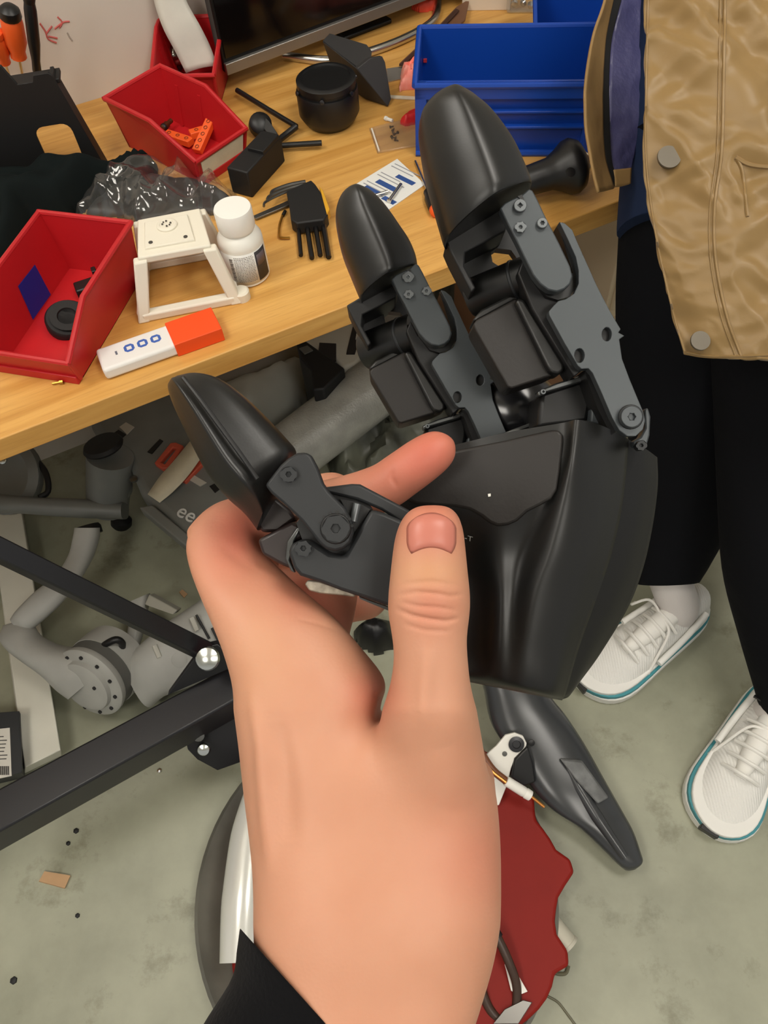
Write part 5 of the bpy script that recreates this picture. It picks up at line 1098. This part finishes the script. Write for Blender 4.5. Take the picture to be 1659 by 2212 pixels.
px_plate([(658, 1262), (664, 1254), (690, 1256), (740, 1272), (768, 1284), (766, 1290), (735, 1286), (690, 1282), (668, 1276)], .264, .004).build('worn_metal_tab', mat('scratched_tab', rgb(176, 166, 150), .4, .5, var=(300, .5)), hand, world=True, bevel=.0004)
px_plate([(776, 1290), (836, 1311), (900, 1330), (898, 1336), (836, 1318), (778, 1294)], .258, .003).build('base_edge_strip', mat('worn_edge_metal', None), hand, world=True)

# ------------------------------------------------------------------ the holder's hand
def tube_px(pts, Mn=20):                                           # (x, y, depth, radius) along a finger
    P = catmull(np.array(pts, float), 8 * len(pts)); return P
body = MB()
body.grid(silrows([(908, 1091, 962, 1091, .232, .002), (885, 1101, 980, 1100, .232, .005), (866, 1124, 994, 1120, .2322, .0078), (854, 1156, 1002, 1150, .2325, .0092), (848, 1190, 1006, 1184, .2328, .0098), (843, 1235, 1011, 1235, .233, .0102), (838, 1285, 1016, 1285, .2335, .0108), (838, 1325, 1015, 1325, .2340, .0108), (846, 1375, 1009, 1375, .2345, .0105), (850, 1420, 1011, 1425, .2352, .0108), (842, 1480, 1018, 1485, .237, .0125), (822, 1545, 1034, 1545, .240, .016), (804, 1610, 1052, 1605, .246, .0175), (790, 1690, 1064, 1685, .253, .019), (780, 1770, 1060, 1770, .262, .018), (775, 1850, 1060, 1850, .262, .022), (800, 1940, 1020, 1940, .268, .016)], 60, 32, 2.15))
body.grid(silrows([(520, 1440, 700, 1430, .274, .010), (508, 1500, 806, 1500, .268, .018), (511, 1560, 830, 1560, .264, .024), (519, 1650, 1050, 1650, .263, .027), (530, 1740, 1076, 1740, .263, .030), (543, 1840, 1085, 1840, .259, .031), (550, 1940, 1081, 1940, .256, .031), (553, 2040, 1066, 2040, .253, .029), (556, 2140, 1038, 2140, .249, .027), (562, 2230, 1012, 2230, .245, .025), (580, 2400, 985, 2400, .241, .024), (600, 2620, 970, 2620, .238, .022)], 60, 40, 2.5))
# index finger: proximal
body.grid(silrows([(520, 1620, 830, 1620, .262, .020), (508, 1545, 822, 1530, .262, .021), (503, 1478, 834, 1474, .262, .018), (482, 1405, 782, 1402, .264, .0155), (456, 1340, 722, 1334, .267, .0138), (430, 1280, 662, 1282, .271, .0126), (412, 1232, 612, 1236, .276, .0118), (403, 1188, 572, 1196, .281, .0114), (408, 1158, 552, 1160, .284, .0108), (428, 1136, 530, 1130, .286, .0088), (458, 1120, 510, 1114, .287, .004)], 44, 30, 2.2))
def ftube(pts, n=22):
    P = catmull(np.array(pts, float), 7 * len(pts)); body.tube([VF(a[0], a[1], a[2]) for a in P], [max(a[3], .0008) * S for a in P], n)
ftube([(455, 1190, .284, .0118), (490, 1150, .289, .0116), (530, 1132, .293, .0110), (610, 1108, .297, .0102), (720, 1088, .299, .0098), (820, 1056, .298, .0094), (870, 1024, .2965, .0092), (915, 992, .295, .0089), (945, 972, .2945, .0080), (964, 960, .294, .0062), (976, 952, .294, .0030), (980, 949, .294, .0010)])
# middle, ring and little fingers curled behind
ftube([(620, 1560, .295, .016), (600, 1440, .300, .0135), (570, 1330, .310, .0118), (545, 1240, .322, .0112), (560, 1170, .330, .0106), (620, 1105, .333, .0098), (690, 1072, .330, .0094), (735, 1060, .325, .0080), (752, 1052, .322, .004)])
ftube([(660, 1620, .315, .016), (640, 1480, .325, .0135), (620, 1360, .335, .0118), (610, 1270, .348, .0110), (650, 1200, .354, .0102), (740, 1180, .352, .0094), (820, 1172, .345, .0086), (850, 1170, .341, .004)])
ftube([(700, 1660, .330, .015), (690, 1520, .342, .0125), (680, 1420, .355, .0105), (690, 1350, .362, .0096), (740, 1310, .364, .0088), (800, 1300, .360, .008), (830, 1296, .357, .004)])
# palm behind the web
body.grid(silrows([(600, 1225, 700, 1215, .318, .006), (590, 1260, 768, 1262, .316, .012), (590, 1320, 768, 1320, .312, .016), (600, 1390, 755, 1392, .306, .018), (620, 1480, 790, 1480, .300, .022), (640, 1600, 860, 1600, .295, .024), (660, 1760, 960, 1760, .288, .026)], 30, 26, 2.4))
tmp = body.build('hand_blank', None, None, smooth=0, mats=[], fix=False)
rm = tmp.modifiers.new('r', 'REMESH'); rm.mode = 'VOXEL'; rm.voxel_size = .00065; rm.adaptivity = 0
sm = tmp.modifiers.new('s', 'SMOOTH'); sm.factor = .5; sm.iterations = 45
dg = bpy.context.evaluated_depsgraph_get(); hm_ = bpy.data.meshes.new_from_object(tmp.evaluated_get(dg))
bpy.data.objects.remove(tmp)
n = len(hm_.vertices); co = np.empty(n * 3); hm_.vertices.foreach_get('co', co); co = co.reshape(-1, 3)
no = np.empty(n * 3); hm_.vertices.foreach_get('normal', no); no = no.reshape(-1, 3)
d = co - CP; dep = d @ FW; X = CX + FPX * (d @ RT) / dep; Y = CY - FPX * (d @ UP) / dep
facing = np.clip(-(no @ FW), 0, 1)
def seg_dist(pts):
    best = np.full(n, 1e9); tt = np.zeros(n)
    pts = np.array(pts, float); m = len(pts) - 1
    for i in range(m):
        a, b = pts[i], pts[i + 1]; ab = b - a; t_ = np.clip(((X - a[0]) * ab[0] + (Y - a[1]) * ab[1]) / (ab @ ab), 0, 1)
        q = np.hypot(X - a[0] - t_ * ab[0], Y - a[1] - t_ * ab[1]); k = q < best
        best[k] = q[k]; tt[k] = (i + t_[k]) / m
    return best, tt
# soften the flesh between thumb and palm
msk = np.clip((Y - 1530) / 90, 0, 1) * np.clip((2000 - Y) / 100, 0, 1) * (dep < .268 * S)
ed = np.empty(len(hm_.edges) * 2, np.int64); hm_.edges.foreach_get('vertices', ed); ed = ed.reshape(-1, 2)
use = msk[ed].min(1) > 0; ed = ed[use]; ids = np.unique(ed); remap = np.full(n, -1); remap[ids] = np.arange(len(ids)); e2 = remap[ed]
P_ = co[ids].copy(); wgt = msk[ids][:, None] * .9; cnt = np.bincount(e2.ravel(), minlength=len(ids))[:, None]
for _ in range(260):
    acc = np.stack([np.bincount(e2[:, 0], P_[e2[:, 1], k], len(ids)) + np.bincount(e2[:, 1], P_[e2[:, 0], k], len(ids)) for k in range(3)], 1)
    P_ += wgt * (acc / cnt - P_)
co[ids] = P_
disp = np.zeros(n)
def line(pts, w, amp, fade=True):
    global disp
    q, tt = seg_dist(pts); f = np.exp(-(q / w) ** 2)
    if fade: f *= np.sin(np.pi * np.clip(tt * .96 + .02, 0, 1)) ** .5
    disp += amp * f * facing
front = dep < .28 * S
for pts, w, a in [([(860, 1286), (900, 1279), (940, 1282), (975, 1288), (1000, 1284)], 4.0, -.0007), ([(856, 1316), (890, 1330), (930, 1338), (965, 1342), (990, 1336)], 4.5, -.0009), ([(870, 1302), (905, 1310), (945, 1312), (985, 1318)], 3.5, -.0006), ([(872, 1348), (920, 1362), (975, 1364)], 4, -.0004), ([(870, 1262), (930, 1256), (990, 1264)], 4, -.00036),
                  ([(814, 1568), (818, 1545), (828, 1510), (834, 1478)], 7, -.0016), ([(806, 1500), (822, 1506), (834, 1506)], 4, -.0005), ([(640, 1336), (690, 1348), (740, 1366)], 4, -.00036), ([(850, 1012), (846, 1032), (856, 1052)], 5, -.0006)]:
    q0 = disp.copy(); line(pts, w, a)
    disp = np.where(front | (pts[0][1] < 1100), disp, q0)
q0 = disp.copy()
line([(812, 1570), (828, 1610), (850, 1660)], 30, -.0006)           # hollow under the thumb web
line([(545, 1500), (556, 1620), (568, 1760), (578, 1880)], 16, .0016)            # tendon along the back
line([(600, 1560), (612, 1680), (622, 1820)], 26, -.0016)
line([(925, 1400), (918, 1480), (912, 1570)], 18, .0010)                          # thumb tendon
line([(960, 1620), (985, 1720), (1010, 1850)], 60, .0012)
line([(480, 1180), (520, 1210), (570, 1240)], 14, -.0008)
disp = np.where(front, disp, q0)
# fine skin relief
co2 = co + no * disp[:, None] * S
hm_.vertices.foreach_set('co', co2.ravel()); hm_.update()
hm_.polygons.foreach_set('use_smooth', [True] * len(hm_.polygons))
# blood and pigment: fingertips, knuckles and the web are redder, the hand's back paler
red = np.zeros(n)
def blob(x, y, r, a, zlo=0, zhi=9):
    global red
    red += a * np.exp(-(((X - x) ** 2 + (Y - y) ** 2) / r ** 2)) * ((dep > zlo * S) & (dep < zhi * S))
blob(930, 1120, 80, .55, 0, .27); blob(945, 970, 95, .7, .27); blob(830, 1040, 110, .5, .27); blob(520, 1130, 70, .55); blob(500, 1200, 90, .35); blob(808, 1500, 60, .5); blob(930, 1310, 60, .35, 0, .27); blob(640, 1280, 70, .35); blob(1060, 1850, 140, .3); blob(700, 1330, 110, .45, .285)
yel = np.exp(-(((X - 925) / 70) ** 2 + ((Y - 1235) / 40) ** 2)) * .7 * (dep < .27 * S) + .25 * np.exp(-(((X - 560) / 60) ** 2 + ((Y - 1420) / 120) ** 2))
hm_.attributes.new('blood', 'FLOAT', 'POINT').data.foreach_set('value', np.clip(red, 0, 1))
hm_.attributes.new('pale', 'FLOAT', 'POINT').data.foreach_set('value', np.clip(yel, 0, 1))
def skin_mat():
    m = bpy.data.materials.new('skin'); m.use_nodes = True; nt = m.node_tree; b = nt.nodes['Principled BSDF']
    def att(nm):
        a = nt.nodes.new('ShaderNodeAttribute'); a.attribute_name = nm; return a.outputs['Fac']
    def mix(f, a, b2):
        x = nt.nodes.new('ShaderNodeMix'); x.data_type = 'RGBA'
        nt.links.new(f, x.inputs['Factor'])
        for s_, v in (('A', a), ('B', b2)):
            if isinstance(v, tuple): x.inputs[s_].default_value = v
            else: nt.links.new(v, x.inputs[s_])
        return x.outputs['Result']
    tc = nt.nodes.new('ShaderNodeTexCoord'); nz = nt.nodes.new('ShaderNodeTexNoise'); nz.inputs['Scale'].default_value = 55; nz.inputs['Detail'].default_value = 4; nt.links.new(tc.outputs['Object'], nz.inputs['Vector'])
    c1 = mix(nz.outputs['Fac'], rgb(185, 130, 102), rgb(196, 145, 118))
    c2 = mix(att('pale'), c1, rgb(196, 150, 108))
    c3 = mix(att('blood'), c2, rgb(186, 94, 78))
    nt.links.new(c3, b.inputs['Base Color'])
    b.inputs['Roughness'].default_value = .5; b.inputs['Specular IOR Level'].default_value = .35
    b.inputs['Subsurface Weight'].default_value = .12; b.inputs['Subsurface Radius'].default_value = (1, .35, .2); b.inputs['Subsurface Scale'].default_value = .004
    n2 = nt.nodes.new('ShaderNodeTexVoronoi'); n2.inputs['Scale'].default_value = 900; nt.links.new(tc.outputs['Object'], n2.inputs['Vector'])
    bp = nt.nodes.new('ShaderNodeBump'); bp.inputs['Strength'].default_value = .12; bp.inputs['Distance'].default_value = .0002
    nt.links.new(n2.outputs['Distance'], bp.inputs['Height']); nt.links.new(bp.outputs['Normal'], b.inputs['Normal'])
    return m
SKIN = skin_mat()
per = thing('person', 'bare left hand in a black sleeve gripping the robotic hand by its thumb base', 'person', VF(800, 2400, .25))
inv = ROOTM[per.name].inverted(); hm_.transform(inv); hm_.materials.clear(); hm_.materials.append(SKIN); hm_.name = 'hand'
ho = bpy.data.objects.new('hand', hm_); COL.objects.link(ho); ho.parent = per
# thumb nail laid onto the thumb
bvh = BVHTree.FromPolygons([tuple(v) for v in co2], [tuple(p.vertices) for p in hm_.polygons])
rows = []
for v in np.linspace(-1, 1, 17):
    row = []
    for u in np.linspace(-1, 1, 17):
        yc = 1150 + v * 41; hw = (52 if v > -.2 else 52 - 20 * ((-.2 - v) / .8) ** 2) - (10 * ((v - .4) / .6) ** 2 if v > .4 else 0)
        x = 932 + u * hw; y = yc + (10 * u * u if v < 0 else 0) * (-v) + (v > 0) * v * (14 * u * u - 9)
        h, nn, _, _ = bvh.ray_cast(Vector(CP), Vector(ray(x, y)))
        e = max(abs(u), abs(v)); row.append(np.array(h) - FW * (.0008 * (1 - e ** 6) - .0003) * S)
    rows.append(row)
MB().grid(np.array(rows), closed=False).build('thumb_nail', mat('nail', rgb(184, 112, 96), .38, spec=.4), per, world=True, solid=.0006, smooth=80)
# sleeve
MB().grid(silrows([(522, 2012, 1075, 2640, .253, .034), (518, 2008, 1080, 2632, .253, .037), (512, 2050, 1090, 2690, .252, .038), (500, 2115, 1095, 2760, .250, .039), (440, 2212, 1095, 2860, .247, .040), (380, 2330, 1095, 2960, .244, .042), (330, 2700, 1090, 3150, .238, .044), (290, 3200, 1080, 3500, .232, .046)], 30, 40, 2.3, radial=True)).build('sleeve', mat('black_knit_sleeve', rgb(11, 11, 13), .95, bump=(900, .4, .0008), spec=.1, sheen=.05), per, world=True, smooth=70)
